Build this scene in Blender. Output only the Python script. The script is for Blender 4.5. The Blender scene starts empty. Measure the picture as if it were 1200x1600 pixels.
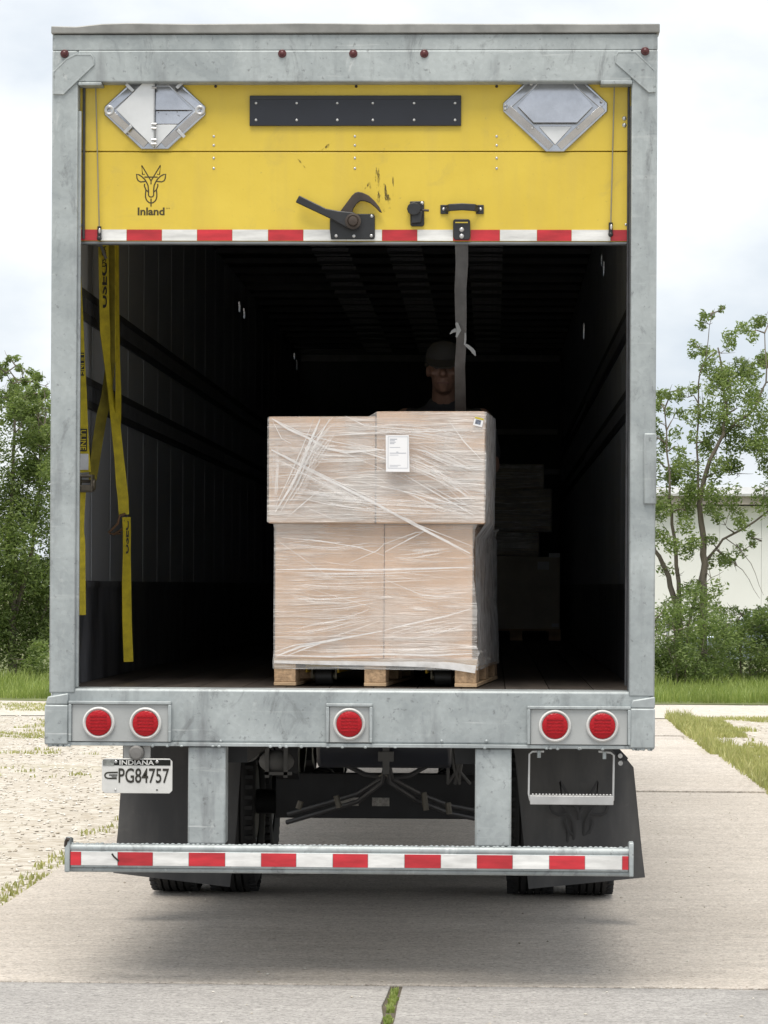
import bpy, bmesh, math, random
from mathutils import Vector, Matrix, noise as mnoise
R = random.Random(7)
rad = math.radians
SC = bpy.context.scene
COL = SC.collection

# ------------------------------------------------------------------ camera, sky, sun, exposure
FPX, YAW, ROLL, CAM = 4710.0, rad(2.07), .005, Vector((.61, -12.8, 1.72))
cd = bpy.data.cameras.new('camera'); cam = bpy.data.objects.new('camera', cd); COL.objects.link(cam)
cd.sensor_fit = 'VERTICAL'; cd.sensor_height = 24.0; cd.lens = 24.0 * FPX / 1600.0
cd.shift_y = 115.0 / 1600.0; cd.clip_start = .1; cd.clip_end = 3000
cam.matrix_world = Matrix.Translation(CAM) @ Matrix.Rotation(YAW, 4, 'Z') @ Matrix.Rotation(rad(90), 4, 'X') @ Matrix.Rotation(ROLL, 4, 'Z')
SC.camera = cam

SUN_EL, SUN_ROT = rad(70), rad(192)          # nearly overhead, a little to the camera's side, through thin cloud
w = bpy.data.worlds.new('World'); SC.world = w; w.use_nodes = True
nt = w.node_tree; nt.nodes.clear()
def N(t, kind, **kw):
    n = t.nodes.new(kind)
    for k, v in kw.items():
        if k.startswith('i_'): n.inputs[k[2:].replace('_', ' ')].default_value = v
        else: setattr(n, k, v)
    return n
out = N(nt, 'ShaderNodeOutputWorld'); bg = N(nt, 'ShaderNodeBackground'); bg.inputs['Strength'].default_value = .1
sky = N(nt, 'ShaderNodeTexSky'); sky.sky_type = 'NISHITA'; sky.sun_disc = False
sky.sun_elevation = SUN_EL; sky.sun_rotation = SUN_ROT
tc = N(nt, 'ShaderNodeTexCoord'); mp = N(nt, 'ShaderNodeMapping'); mp.inputs['Scale'].default_value = (1, 1, 1.9); mp.inputs['Location'].default_value = (.35, .2, .48)
n1 = N(nt, 'ShaderNodeTexNoise'); n1.inputs['Scale'].default_value = 7.0; n1.inputs['Detail'].default_value = 7; n1.inputs['Roughness'].default_value = .52
rp = N(nt, 'ShaderNodeValToRGB'); rp.color_ramp.elements[0].position = .33; rp.color_ramp.elements[1].position = .60
rp.color_ramp.elements[0].color = (.60, .67, .755, 1); rp.color_ramp.elements[1].color = (.97, .99, 1.0, 1)
sc_ = N(nt, 'ShaderNodeVectorMath', operation='SCALE'); sc_.inputs['Scale'].default_value = 8.1
mx = N(nt, 'ShaderNodeMix', data_type='RGBA'); mx.inputs[0].default_value = .93
L = nt.links.new
L(tc.outputs['Generated'], mp.inputs['Vector']); L(mp.outputs[0], n1.inputs['Vector']); L(n1.outputs['Fac'], rp.inputs[0])
L(rp.outputs[0], sc_.inputs[0]); L(sky.outputs[0], mx.inputs[6]); L(sc_.outputs[0], mx.inputs[7])
L(mx.outputs[2], bg.inputs['Color']); L(bg.outputs[0], out.inputs['Surface'])

sl = bpy.data.lights.new('sun', 'SUN'); sl.energy = 3.1; sl.angle = rad(38); sl.color = (1, .94, .85)
so = bpy.data.objects.new('sun', sl); COL.objects.link(so)
sd = Vector((math.sin(SUN_ROT) * math.cos(SUN_EL), math.cos(SUN_ROT) * math.cos(SUN_EL), math.sin(SUN_EL)))
so.rotation_euler = sd.to_track_quat('Z', 'Y').to_euler(); so.location = (0, -4, 12)
SC.view_settings.view_transform = 'Standard'; SC.view_settings.look = 'None'
SC.view_settings.exposure = .50; SC.view_settings.gamma = 1.0; SC.view_settings.use_curve_mapping = False
SC.cycles.max_bounces = 8; SC.cycles.transparent_max_bounces = 16

# ------------------------------------------------------------------ helpers
def P(px, py, Y=0.):
    """a pixel of the 1200 x 1600 photograph as the point it shows in the upright plane at distance Y"""
    u, v = (px - 600) / FPX, -(py - 915) / FPX
    u, v = u * math.cos(ROLL) - v * math.sin(ROLL), u * math.sin(ROLL) + v * math.cos(ROLL)
    d = Vector((-math.sin(YAW) + u * math.cos(YAW), math.cos(YAW) + u * math.sin(YAW), v))
    return CAM + d * ((Y - CAM.y) / d.y)

class MB:
    def __init__(s): s.v = []; s.f = []
    def add(s, vs, fs):
        o = len(s.v); s.v += [tuple(x) for x in vs]; s.f += [tuple(i + o for i in f) for f in fs]; return s
    def box(s, x0, x1, y0, y1, z0, z1, M=None):
        if x0 > x1: x0, x1 = x1, x0
        if y0 > y1: y0, y1 = y1, y0
        if z0 > z1: z0, z1 = z1, z0
        v = [Vector(p) for p in ((x0,y0,z0),(x1,y0,z0),(x1,y1,z0),(x0,y1,z0),(x0,y0,z1),(x1,y0,z1),(x1,y1,z1),(x0,y1,z1))]
        if M: v = [M @ p for p in v]
        return s.add(v, [(0,3,2,1),(4,5,6,7),(0,1,5,4),(1,2,6,5),(2,3,7,6),(3,0,4,7)])
    def prism(s, poly, y0, y1):
        """(x, z) outline pushed from y0 (towards the camera) to y1"""
        a = sum(poly[i][0] * poly[(i+1) % len(poly)][1] - poly[(i+1) % len(poly)][0] * poly[i][1] for i in range(len(poly)))
        if a < 0: poly = poly[::-1]
        n = len(poly)
        v = [(x, y0, z) for x, z in poly] + [(x, y1, z) for x, z in poly]
        return s.add(v, [tuple(range(n)), tuple(range(2*n-1, n-1, -1))] + [(i, i+n, (i+1) % n + n, (i+1) % n) for i in range(n)])
    def xprism(s, poly, x0, x1):
        """(y, z) outline pushed along x"""
        n = len(poly)
        v = [(x0, y, z) for y, z in poly] + [(x1, y, z) for y, z in poly]
        a = sum(poly[i][0] * poly[(i+1) % n][1] - poly[(i+1) % n][0] * poly[i][1] for i in range(n))
        f = [tuple(range(n-1, -1, -1)), tuple(range(n, 2*n))] + [(i, (i+1) % n, (i+1) % n + n, i+n) for i in range(n)]
        if a < 0: f = [q[::-1] for q in f]
        return s.add(v, f)
    def tube(s, pts, r, n=8, cap=True, flat=None):
        pts = [Vector(p) for p in pts]; m = len(pts); rings = []
        up = Vector((0, 0, 1))
        for i, p in enumerate(pts):
            t = (pts[min(i+1, m-1)] - pts[max(i-1, 0)])
            t = t.normalized() if t.length > 1e-9 else up
            a = t.cross(Vector((0, 1, 0))) if abs(t.y) < .9 else t.cross(Vector((1, 0, 0)))
            a.normalize(); b = t.cross(a)
            ri = r[i] if isinstance(r, (list, tuple)) else r
            ring = []
            for k in range(n):
                q = a * (math.cos(2*math.pi*k/n) * ri) + b * (math.sin(2*math.pi*k/n) * ri)
                if flat is not None: q.y *= flat
                ring.append(p + q)
            rings += ring
        f = [(i*n+k, i*n+(k+1) % n, (i+1)*n+(k+1) % n, (i+1)*n+k) for i in range(m-1) for k in range(n)]
        if cap: f += [tuple(range(n-1, -1, -1)), tuple(range((m-1)*n, m*n))]
        return s.add(rings, f)
    def cyl(s, a, b, r, n=16, r2=None):
        return s.tube([a, b], [r, r if r2 is None else r2], n)
    def lathe(s, prof, c, axis='X', n=32):
        """closed profile of (offset along the axis, radius)"""
        m = len(prof); v = []
        for k in range(n):
            ca, sa = math.cos(2*math.pi*k/n), math.sin(2*math.pi*k/n)
            for o, r in prof:
                p = {'X': (o, r*ca, r*sa), 'Y': (r*ca, o, r*sa), 'Z': (r*ca, r*sa, o)}[axis]
                v.append((c[0]+p[0], c[1]+p[1], c[2]+p[2]))
        return s.add(v, [(k*m+i, k*m+(i+1) % m, ((k+1) % n)*m+(i+1) % m, ((k+1) % n)*m+i) for k in range(n) for i in range(m)])
    def ribbon(s, pts, w, t, wd=None):
        """flat strap: pts centre line, w width (or list), wd width direction(s), t thickness"""
        pts = [Vector(p) for p in pts]; m = len(pts); v = []
        for i, p in enumerate(pts):
            d = (pts[min(i+1, m-1)] - pts[max(i-1, 0)]).normalized()
            a = (wd[i] if isinstance(wd, list) else wd) if wd is not None else d.cross(Vector((0, 1, 0)))
            a = Vector(a); a = (a - d * a.dot(d)).normalized(); b = d.cross(a)
            ww = (w[i] if isinstance(w, list) else w) / 2
            v += [p - a*ww - b*t/2, p + a*ww - b*t/2, p + a*ww + b*t/2, p - a*ww + b*t/2]
        f = [(i*4+k, i*4+(k+1) % 4, i*4+4+(k+1) % 4, i*4+4+k) for i in range(m-1) for k in range(4)] + [(3,2,1,0), tuple(range(m*4-4, m*4))]
        return s.add(v, f)
    def ball(s, c, r, n=12, m=8):
        rx, ry, rz = r if isinstance(r, (tuple, list)) else (r, r, r)
        v = [(c[0], c[1], c[2]+rz)]
        for i in range(1, m):
            a = math.pi*i/m
            v += [(c[0]+rx*math.sin(a)*math.cos(2*math.pi*k/n), c[1]+ry*math.sin(a)*math.sin(2*math.pi*k/n), c[2]+rz*math.cos(a)) for k in range(n)]
        v.append((c[0], c[1], c[2]-rz)); e = len(v)-1
        f = [(0, 1+k, 1+(k+1) % n) for k in range(n)]
        f += [(1+i*n+k, 1+(i+1)*n+k, 1+(i+1)*n+(k+1) % n, 1+i*n+(k+1) % n) for i in range(m-2) for k in range(n)]
        f += [(e, 1+(m-2)*n+(k+1) % n, 1+(m-2)*n+k) for k in range(n)]
        return s.add(v, f)

BASE = {}
def obj(name, mb, mat, parent=None, bevel=0, smooth=True, loc=None, fix=False):
    """ONE mesh object; vertices are given in world metres unless loc says where the local origin stands"""
    off = Vector(loc) if loc is not None else (BASE[parent.name] if parent is not None else Vector())
    me = bpy.data.meshes.new(name)
    if loc is None and off.length > 0: vs = [tuple(Vector(p) - off) for p in mb.v]
    else: vs = mb.v
    me.from_pydata(vs, [], mb.f)
    if fix:
        bm = bmesh.new(); bm.from_mesh(me); bmesh.ops.recalc_face_normals(bm, faces=bm.faces); bm.to_mesh(me); bm.free()
    me.update()
    if smooth:
        me.shade_smooth(); me.set_sharp_from_angle(angle=rad(38))
    me.materials.append(mat)
    o = bpy.data.objects.new(name, me); COL.objects.link(o)
    if bevel:
        b = o.modifiers.new('bevel', 'BEVEL'); b.width = bevel; b.segments = 2; b.limit_method = 'ANGLE'; b.angle_limit = rad(40)
    if parent is not None:
        o.parent = parent
        if loc is not None: o.location = Vector(loc) - BASE[parent.name]
        BASE[o.name] = Vector(loc) if loc is not None else BASE[parent.name]
    else:
        if loc is not None: o.location = loc
        BASE[o.name] = off
    return o
def tag(o, label=None, cat=None, group=None, kind=None):
    for k, v in (('label', label), ('category', cat), ('group', group), ('kind', kind)):
        if v: o[k] = v
    return o
def thing(name, label, cat, loc=(0, 0, 0), group=None, rz=0):
    o = bpy.data.objects.new(name, None); COL.objects.link(o); o.location = loc; o.rotation_euler.z = rz
    o.empty_display_size = .2
    BASE[o.name] = Vector(loc); return tag(o, label, cat, group)
def copy_tree(o, parent=None):
    c = o.copy(); COL.objects.link(c)
    if parent is not None: c.parent = parent
    BASE[c.name] = BASE[o.name]
    for ch in [q for q in bpy.data.objects if q.parent == o]: copy_tree(ch, c)
    return c
def text(name, s, mat, parent, x0, x1, z0, z1, y, bold=.0, turn=0, thick=.001, font_shear=0):
    """lettering on an upright plane facing the camera, fitted to the box; turn is degrees anticlockwise"""
    cu = bpy.data.curves.new('lettering', 'FONT'); cu.body = s; cu.size = 1; cu.offset = bold; cu.resolution_u = 3; cu.shear = font_shear
    t = bpy.data.objects.new('lettering', cu); COL.objects.link(t)
    dg = bpy.context.evaluated_depsgraph_get()
    me = bpy.data.meshes.new_from_object(t.evaluated_get(dg)); bpy.data.objects.remove(t)
    a = rad(turn); ps = [(v.co.x*math.cos(a) - v.co.y*math.sin(a), v.co.x*math.sin(a) + v.co.y*math.cos(a)) for v in me.vertices]
    ax0, ax1 = min(p[0] for p in ps), max(p[0] for p in ps); ay0, ay1 = min(p[1] for p in ps), max(p[1] for p in ps)
    m = MB()
    m.v = [(x0+(p[0]-ax0)/(ax1-ax0)*(x1-x0), y, z0+(p[1]-ay0)/(ay1-ay0)*(z1-z0)) for p in ps]
    m.f = [tuple(q.vertices) for q in me.polygons]
    bpy.data.meshes.remove(me)
    return obj(name, m, mat, parent, smooth=False)

# ------------------------------------------------------------------ materials
MATS = {}
def material(name):
    m = bpy.data.materials.new(name); m.use_nodes = True; t = m.node_tree; t.nodes.clear()
    o = N(t, 'ShaderNodeOutputMaterial'); b = N(t, 'ShaderNodeBsdfPrincipled'); t.links.new(b.outputs[0], o.inputs[0])
    c = N(t, 'ShaderNodeTexCoord'); return m, t, b, o, c.outputs['Object']
def nz(t, co, scale, detail=5, rough=.55, stretch=None, rot=None, dist=0):
    if stretch or rot:
        mp = N(t, 'ShaderNodeMapping')
        if stretch: mp.inputs['Scale'].default_value = stretch
        if rot: mp.inputs['Rotation'].default_value = rot
        t.links.new(co, mp.inputs['Vector']); co = mp.outputs[0]
    n = N(t, 'ShaderNodeTexNoise'); n.inputs['Scale'].default_value = scale; n.inputs['Detail'].default_value = detail
    n.inputs['Roughness'].default_value = rough; n.inputs['Distortion'].default_value = dist
    t.links.new(co, n.inputs['Vector']); return n.outputs['Fac']
def ramp(t, fac, stops):
    r = N(t, 'ShaderNodeValToRGB'); e = r.color_ramp.elements
    while len(e) < len(stops): e.new(.5)
    for i, (p, c) in enumerate(stops):
        e[i].position = p; e[i].color = (c, c, c, 1) if isinstance(c, (int, float)) else (*c, 1)
    t.links.new(fac, r.inputs[0]); return r.outputs[0]
def mixc(t, fac, a, b, mode='MIX'):
    m = N(t, 'ShaderNodeMix', data_type='RGBA', blend_type=mode)
    for sock, v in ((0, fac), (6, a), (7, b)):
        if isinstance(v, (int, float)): m.inputs[sock].default_value = v
        elif isinstance(v, (tuple, list)): m.inputs[sock].default_value = (*v, 1)
        else: t.links.new(v, m.inputs[sock])
    return m.outputs[2]
def mathn(t, op, a, b=0, clamp=False):
    m = N(t, 'ShaderNodeMath', operation=op, use_clamp=clamp)
    for i, v in enumerate((a, b)):
        if isinstance(v, (int, float)): m.inputs[i].default_value = v
        else: t.links.new(v, m.inputs[i])
    return m.outputs[0]
def bump(t, b, h, strength, dist=.01):
    n = N(t, 'ShaderNodeBump'); n.inputs['Strength'].default_value = strength; n.inputs['Distance'].default_value = dist
    t.links.new(h, n.inputs['Height']); t.links.new(n.outputs[0], b.inputs['Normal'])
def simple(name, col, rough=.5, metal=0, var=.25, scale=6, stretch=None, bmp=0, bscale=40, spec=None, per_obj=0):
    if name in MATS: return MATS[name]
    m, t, b, o, co = material(name)
    f = nz(t, co, scale, 6, .6, stretch)
    c = mixc(t, ramp(t, f, [(.3, 0), (.7, 1)]), tuple(x*(1-var) for x in col), tuple(min(1, x*(1+var*.5)) for x in col))
    if per_obj:
        oi = N(t, 'ShaderNodeObjectInfo'); hs = N(t, 'ShaderNodeHueSaturation')
        t.links.new(c, hs.inputs['Color']); t.links.new(mathn(t, 'ADD', mathn(t, 'MULTIPLY', oi.outputs['Random'], per_obj*2), 1-per_obj), hs.inputs['Value']); c = hs.outputs[0]
    t.links.new(c, b.inputs['Base Color']); b.inputs['Roughness'].default_value = rough; b.inputs['Metallic'].default_value = metal
    if spec is not None: b.inputs['Specular IOR Level'].default_value = spec
    if bmp: bump(t, b, nz(t, co, bscale, 5), bmp)
    MATS[name] = m; return m

def make_galvanised():
    m, t, b, o, co = material('galvanised steel')
    big = nz(t, co, 3.2, 6, .62, dist=.6); fine = nz(t, co, 38, 4, .6); streak = nz(t, co, 9, 5, .6, (1, 1, .18))
    hstreak = nz(t, co, 7, 6, .65, (.15, 1, 2.2))
    vo = N(t, 'ShaderNodeTexVoronoi'); vo.inputs['Scale'].default_value = 60; t.links.new(co, vo.inputs['Vector'])
    c = mixc(t, ramp(t, big, [(.32, 0), (.68, 1)]), (.265, .293, .303), (.405, .44, .447))
    c = mixc(t, ramp(t, streak, [(.54, 0), (.72, .7)]), c, (.17, .18, .19))
    c = mixc(t, ramp(t, hstreak, [(.60, 0), (.72, .35)]), c, (.62, .64, .63))
    stain = nz(t, co, 5.5, 8, .72, (1, 1, .55), dist=1.2); scr = nz(t, co, 16, 6, .7, (.10, 1, 3.5), (0, rad(7), 0)); rust = nz(t, co, 2.1, 6, .7)
    c = mixc(t, ramp(t, stain, [(.57, 0), (.66, .55)]), c, (.15, .16, .165)); c = mixc(t, ramp(t, scr, [(.64, 0), (.70, .6)]), c, (.66, .68, .68))
    c = mixc(t, ramp(t, stain, [(.30, .5), (.40, 0)]), c, (.58, .60, .60)); c = mixc(t, ramp(t, rust, [(.70, 0), (.80, .35)]), c, (.28, .22, .17))
    c = mixc(t, ramp(t, fine, [(.62, 0), (.70, .6)]), c, (.14, .145, .15))
    bw = N(t, 'ShaderNodeRGBToBW'); t.links.new(vo.outputs['Color'], bw.inputs[0]); c = mixc(t, .06, c, bw.outputs[0], 'OVERLAY')
    t.links.new(c, b.inputs['Base Color']); b.inputs['Metallic'].default_value = .25
    t.links.new(ramp(t, big, [(.3, .42), (.7, .62)]), b.inputs['Roughness'])
    bump(t, b, mixc(t, .5, big, fine), .14, .01)
    return m
GALV = make_galvanised()
def make_yellow():
    m, t, b, o, co = material('yellow door paint')
    big = nz(t, co, 2.2, 6, .6); vst = nz(t, co, 10, 5, .6, (1, 1, .12)); fine = nz(t, co, 55, 4, .65)
    c = mixc(t, ramp(t, big, [(.3, 0), (.7, 1)]), (.585, .425, .042), (.66, .495, .062))
    c = mixc(t, ramp(t, vst, [(.48, 0), (.78, .55)]), c, (.52, .38, .07)); c = mixc(t, ramp(t, nz(t, co, 6, 7, .7, dist=1), [(.58, 0), (.74, .35)]), c, (.42, .32, .08))
    c = mixc(t, ramp(t, fine, [(.66, 0), (.74, .45)]), c, (.30, .23, .06))
    t.links.new(c, b.inputs['Base Color']); b.inputs['Roughness'].default_value = .42
    dirt = nz(t, co, 3.2, 7, .7, (1.4, 1, .35), dist=1.5); t.links.new(ramp(t, dirt, [(.35, .34), (.7, .55)]), b.inputs['Roughness'])
    bump(t, b, big, .25, .02); return m
YELLOW = make_yellow()
def make_panel():
    m, t, b, o, co = material('interior wall liner')
    big = nz(t, co, 2.5, 6, .6, (1, .6, 1)); sc = nz(t, co, 30, 5, .7, (1, .3, 3))
    c = mixc(t, ramp(t, big, [(.3, 0), (.7, 1)]), (.38, .40, .44), (.47, .49, .52))
    c = mixc(t, ramp(t, sc, [(.6, 0), (.75, .35)]), c, (.26, .26, .26))
    t.links.new(c, b.inputs['Base Color']); b.inputs['Roughness'].default_value = .45
    return m
LINER = make_panel()
def make_concrete(name, dark, light):
    m, t, b, o, co = material(name)
    g = N(t, 'ShaderNodeNewGeometry'); co = g.outputs['Position']; oi = N(t, 'ShaderNodeObjectInfo')
    big = nz(t, co, .55, 7, .62); mid = nz(t, co, 3.5, 6, .65, (.5, 1.6, 1)); grain = nz(t, co, 55, 4, .75); spot = nz(t, co, 11, 3, .5); blot = nz(t, co, .9, 6, .7, (1, .6, 1), dist=.8)
    c = mixc(t, ramp(t, big, [(.3, 0), (.7, 1)]), dark, light)
    c = mixc(t, ramp(t, mid, [(.35, .35), (.6, 0)]), c, tuple(x*.6 for x in dark))
    coarse = nz(t, co, 24, 5, .7, (.7, 1, 1))
    c = mixc(t, ramp(t, coarse, [(.38, .55), (.52, 0)]), c, tuple(x*.62 for x in dark)); c = mixc(t, ramp(t, coarse, [(.58, 0), (.70, .5)]), c, tuple(min(.75, x*1.35) for x in light))
    c = mixc(t, ramp(t, grain, [(.36, .8), (.48, 0)]), c, tuple(x*.42 for x in dark))
    c = mixc(t, ramp(t, grain, [(.55, 0), (.68, .6)]), c, tuple(min(.7, x*1.45) for x in light))
    c = mixc(t, ramp(t, spot, [(.70, 0), (.73, .6)]), c, tuple(x*.35 for x in dark))
    c = mixc(t, ramp(t, blot, [(.60, 0), (.72, .35)]), c, tuple(x*.55 for x in dark))
    hs = N(t, 'ShaderNodeHueSaturation'); t.links.new(c, hs.inputs['Color'])
    t.links.new(mathn(t, 'ADD', mathn(t, 'MULTIPLY', oi.outputs['Random'], .08), .96), hs.inputs['Value'])
    t.links.new(hs.outputs[0], b.inputs['Base Color']); b.inputs['Roughness'].default_value = .88
    bump(t, b, mixc(t, .35, grain, coarse), .6, .015); return m
CONC = make_concrete('sandy concrete', (.475, .425, .37), (.59, .535, .475))
CONC_GREY = make_concrete('grey concrete', (.315, .302, .29), (.395, .382, .366))
def make_gravel():
    m, t, b, o, co = material('pale gravel'); g = N(t, 'ShaderNodeNewGeometry'); co = g.outputs['Position']
    big = nz(t, co, .35, 7, .65); mid = nz(t, co, 2.2, 6, .7, (.7, 1, 1))
    vo = N(t, 'ShaderNodeTexVoronoi'); vo.inputs['Scale'].default_value = 16; t.links.new(co, vo.inputs['Vector'])
    sep = N(t, 'ShaderNodeSeparateColor'); t.links.new(vo.outputs['Color'], sep.inputs[0])
    c = ramp(t, sep.outputs[0], [(0, (.36, .32, .26)), (.5, (.44, .405, .35)), (1, (.54, .51, .455))])
    c = mixc(t, ramp(t, mid, [(.33, .45), (.50, 0)]), c, (.36, .31, .24))
    c = mixc(t, ramp(t, big, [(.55, 0), (.72, .55)]), c, (.25, .23, .10))
    t.links.new(c, b.inputs['Base Color']); b.inputs['Roughness'].default_value = .95
    bump(t, b, mixc(t, .5, vo.outputs['Distance'], mid), .5, .02); return m
GRAVEL = make_gravel()
def make_leaf(name, c0, c1, trans=.35):
    m, t, b, o, co = material(name); t.nodes.remove(b)
    g = N(t, 'ShaderNodeNewGeometry'); oi = g.outputs['Random Per Island']
    big = nz(t, g.outputs['Position'], 1.1, 3)
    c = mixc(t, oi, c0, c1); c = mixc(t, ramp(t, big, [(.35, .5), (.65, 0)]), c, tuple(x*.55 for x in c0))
    d = N(t, 'ShaderNodeBsdfPrincipled'); d.inputs['Roughness'].default_value = .5; tr = N(t, 'ShaderNodeBsdfTranslucent')
    hs = N(t, 'ShaderNodeHueSaturation'); hs.inputs['Value'].default_value = 1.5; hs.inputs['Saturation'].default_value = 1.1
    t.links.new(c, d.inputs['Base Color']); t.links.new(c, hs.inputs['Color']); t.links.new(hs.outputs[0], tr.inputs['Color'])
    ms = N(t, 'ShaderNodeMixShader'); ms.inputs[0].default_value = trans
    t.links.new(d.outputs[0], ms.inputs[1]); t.links.new(tr.outputs[0], ms.inputs[2]); t.links.new(ms.outputs[0], o.inputs[0]); return m
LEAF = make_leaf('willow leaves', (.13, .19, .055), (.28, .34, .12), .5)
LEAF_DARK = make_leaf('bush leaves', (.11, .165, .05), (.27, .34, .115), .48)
GRASS = make_leaf('grass blades', (.18, .25, .055), (.36, .42, .13), .4)
GRASS_DRY = make_leaf('dry grass blades', (.30, .33, .10), (.48, .46, .20), .3)
def make_kraft(name, col):
    m, t, b, o, co = material(name)
    f = nz(t, co, 5, 6, .6); st = nz(t, co, 60, 3, .6, (.2, .2, 1.6)); oi = N(t, 'ShaderNodeObjectInfo')
    c = mixc(t, ramp(t, f, [(.3, 0), (.7, 1)]), tuple(x*.86 for x in col), tuple(x*1.1 for x in col))
    c = mixc(t, ramp(t, st, [(.55, 0), (.8, .3)]), c, tuple(x*.72 for x in col))
    hs = N(t, 'ShaderNodeHueSaturation'); t.links.new(c, hs.inputs['Color'])
    t.links.new(mathn(t, 'ADD', mathn(t, 'MULTIPLY', oi.outputs['Random'], .12), .94), hs.inputs['Value'])
    t.links.new(hs.outputs[0], b.inputs['Base Color']); b.inputs['Roughness'].default_value = .75; return m
KRAFT = make_kraft('kraft cardboard', (.57, .385, .26))
KRAFT_DIM = make_kraft('brown cardboard', (.60, .54, .46))
def make_film(name, lo, hi, white=.82):
    m, t, b, o, co = material(name); t.nodes.remove(b)
    a = nz(t, co, 3.2, 4, .6, (1.0, 1, 17), (0, rad(-31), 0), .5)
    h = nz(t, co, 3.0, 5, .65, (.9, 1, 20), (0, rad(5), 0), .7)
    e = nz(t, co, 2.6, 4, .6, (1.2, 1, 20), (0, rad(38), 0), .3)
    patch = nz(t, co, 2.6, 3, .5)
    f = mathn(t, 'MAXIMUM', mathn(t, 'MULTIPLY', ramp(t, a, [(.50, 0), (.74, 1)]), ramp(t, patch, [(.42, .15), (.58, 1)])), mathn(t, 'MULTIPLY', ramp(t, h, [(.46, 0), (.74, 1)]), mathn(t, 'ADD', .35, mathn(t, 'MULTIPLY', ramp(t, nz(t, co, 3.3, 3, .5), [(.4, 0), (.6, 1)]), .65))))
    f = mathn(t, 'MAXIMUM', f, mathn(t, 'MULTIPLY', ramp(t, e, [(.56, 0), (.74, 1)]), ramp(t, patch, [(.40, 1), (.52, .0)])))
    milk = ramp(t, nz(t, co, 2.3, 3, .5, (1, 1, 1.8), (0, rad(25), 0), .6), [(.45, 0), (.62, .16)])
    al = mathn(t, 'ADD', mathn(t, 'MULTIPLY', f, hi-lo), mathn(t, 'ADD', milk, lo), True)
    tr = N(t, 'ShaderNodeBsdfTransparent'); d = N(t, 'ShaderNodeBsdfPrincipled')
    d.inputs['Base Color'].default_value = (white, white*.985, white*.97, 1); d.inputs['Roughness'].default_value = .2
    bump(t, d, mixc(t, .4, f, nz(t, co, 9, 4, .6)), .6, .02)
    ms = N(t, 'ShaderNodeMixShader'); t.links.new(al, ms.inputs[0]); t.links.new(tr.outputs[0], ms.inputs[1]); t.links.new(d.outputs[0], ms.inputs[2])
    t.links.new(ms.outputs[0], o.inputs[0]); return m
FILM = make_film('stretch film', .18, .68); FILM_MORE = make_film('upper film winds', .16, .52, .84)
def make_fold(name, alpha, col):
    m, t, b, o, co = material(name); t.nodes.remove(b)
    v = nz(t, co, 14, 3, .5); tr = N(t, 'ShaderNodeBsdfTransparent'); d = N(t, 'ShaderNodeBsdfPrincipled')
    d.inputs['Base Color'].default_value = (*col, 1); d.inputs['Roughness'].default_value = .3
    ms = N(t, 'ShaderNodeMixShader'); t.links.new(ramp(t, v, [(.3, alpha*.55), (.7, min(1, alpha*1.35))]), ms.inputs[0]); t.links.new(tr.outputs[0], ms.inputs[1]); t.links.new(d.outputs[0], ms.inputs[2])
    t.links.new(ms.outputs[0], o.inputs[0]); return m
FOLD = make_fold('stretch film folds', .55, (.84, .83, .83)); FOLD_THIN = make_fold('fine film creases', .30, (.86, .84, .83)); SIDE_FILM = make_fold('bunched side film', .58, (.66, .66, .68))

BLACK = simple('black steel', (.022, .023, .026), .42, .1, .4, 8, bmp=.1)
RUSTY = simple('rusted black steel', (.05, .036, .028), .6, .1, .5, 14)
RUBBER = simple('tyre rubber', (.015, .015, .016), .8, 0, .3, 10)
def make_flap():
    m, t, b, o, co = material('mudflap rubber')
    v = nz(t, co, 6, 5, .6, (1, 1, .15)); f = nz(t, co, 25, 5, .6)
    c = mixc(t, ramp(t, v, [(.45, 0), (.75, .6)]), (.05, .05, .052), (.12, .117, .113)); c = mixc(t, ramp(t, f, [(.6, 0), (.75, .3)]), c, (.12, .115, .105))
    t.links.new(c, b.inputs['Base Color']); b.inputs['Roughness'].default_value = .62; return m
FLAP = make_flap()
CHASSIS = simple('chassis paint', (.018, .019, .022), .6, .1, .4, 9)
RED_TAPE = simple('red reflective tape', (.48, .024, .035), .34, 0, .32, 16, (.4, 1, 2), spec=.5, per_obj=.12)
WHITE_TAPE = simple('white reflective tape', (.68, .68, .67), .34, 0, .28, 16, (.4, 1, 2), spec=.5, per_obj=.08)
def make_lens():
    m, t, b, o, co = material('red lens')
    b.inputs['Base Color'].default_value = (.34, .004, .010, 1); b.inputs['Roughness'].default_value = .32; b.inputs['Specular IOR Level'].default_value = .3
    vo = N(t, 'ShaderNodeTexVoronoi'); vo.inputs['Scale'].default_value = 110; t.links.new(co, vo.inputs['Vector'])
    bump(t, b, vo.outputs['Distance'], .35, .004); return m
LENS = make_lens()
MARKER = simple('dull red marker lens', (.085, .018, .02), .35)
GROMMET = simple('grey grommet', (.58, .58, .57), .6)
ALU = simple('placard aluminium', (.50, .51, .54), .24, .97, .2, 9)
ALU_WHITE = simple('white placard plate', (.66, .67, .68), .4, .35, .10, 9)
STEEL = simple('bright steel', (.55, .55, .55), .35, .8, .2, 30)
DARK_STEEL = simple('dark interior steel', (.06, .062, .068), .55, .1, .4, 14)
SLAT = simple('roof slat aluminium', (.20, .20, .22), .5, .5, .2, 12)
ROOFIN = simple('roof lining', (.06, .062, .068), .6)
KICK = simple('scuffed kick plate', (.16, .165, .185), .4, .1, .9, 4, (1, 1, .35))
FLOOR = simple('worn trailer floor', (.055, .045, .038), .5, 0, .5, 8, (1, .15, 1), per_obj=.3)
SKIN_OUT = simple('white trailer skin', (.62, .63, .63), .4)
STRAP = simple('yellow webbing', (.50, .40, .018), .75, 0, .3, 25, bmp=.2, bscale=300)
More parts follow.
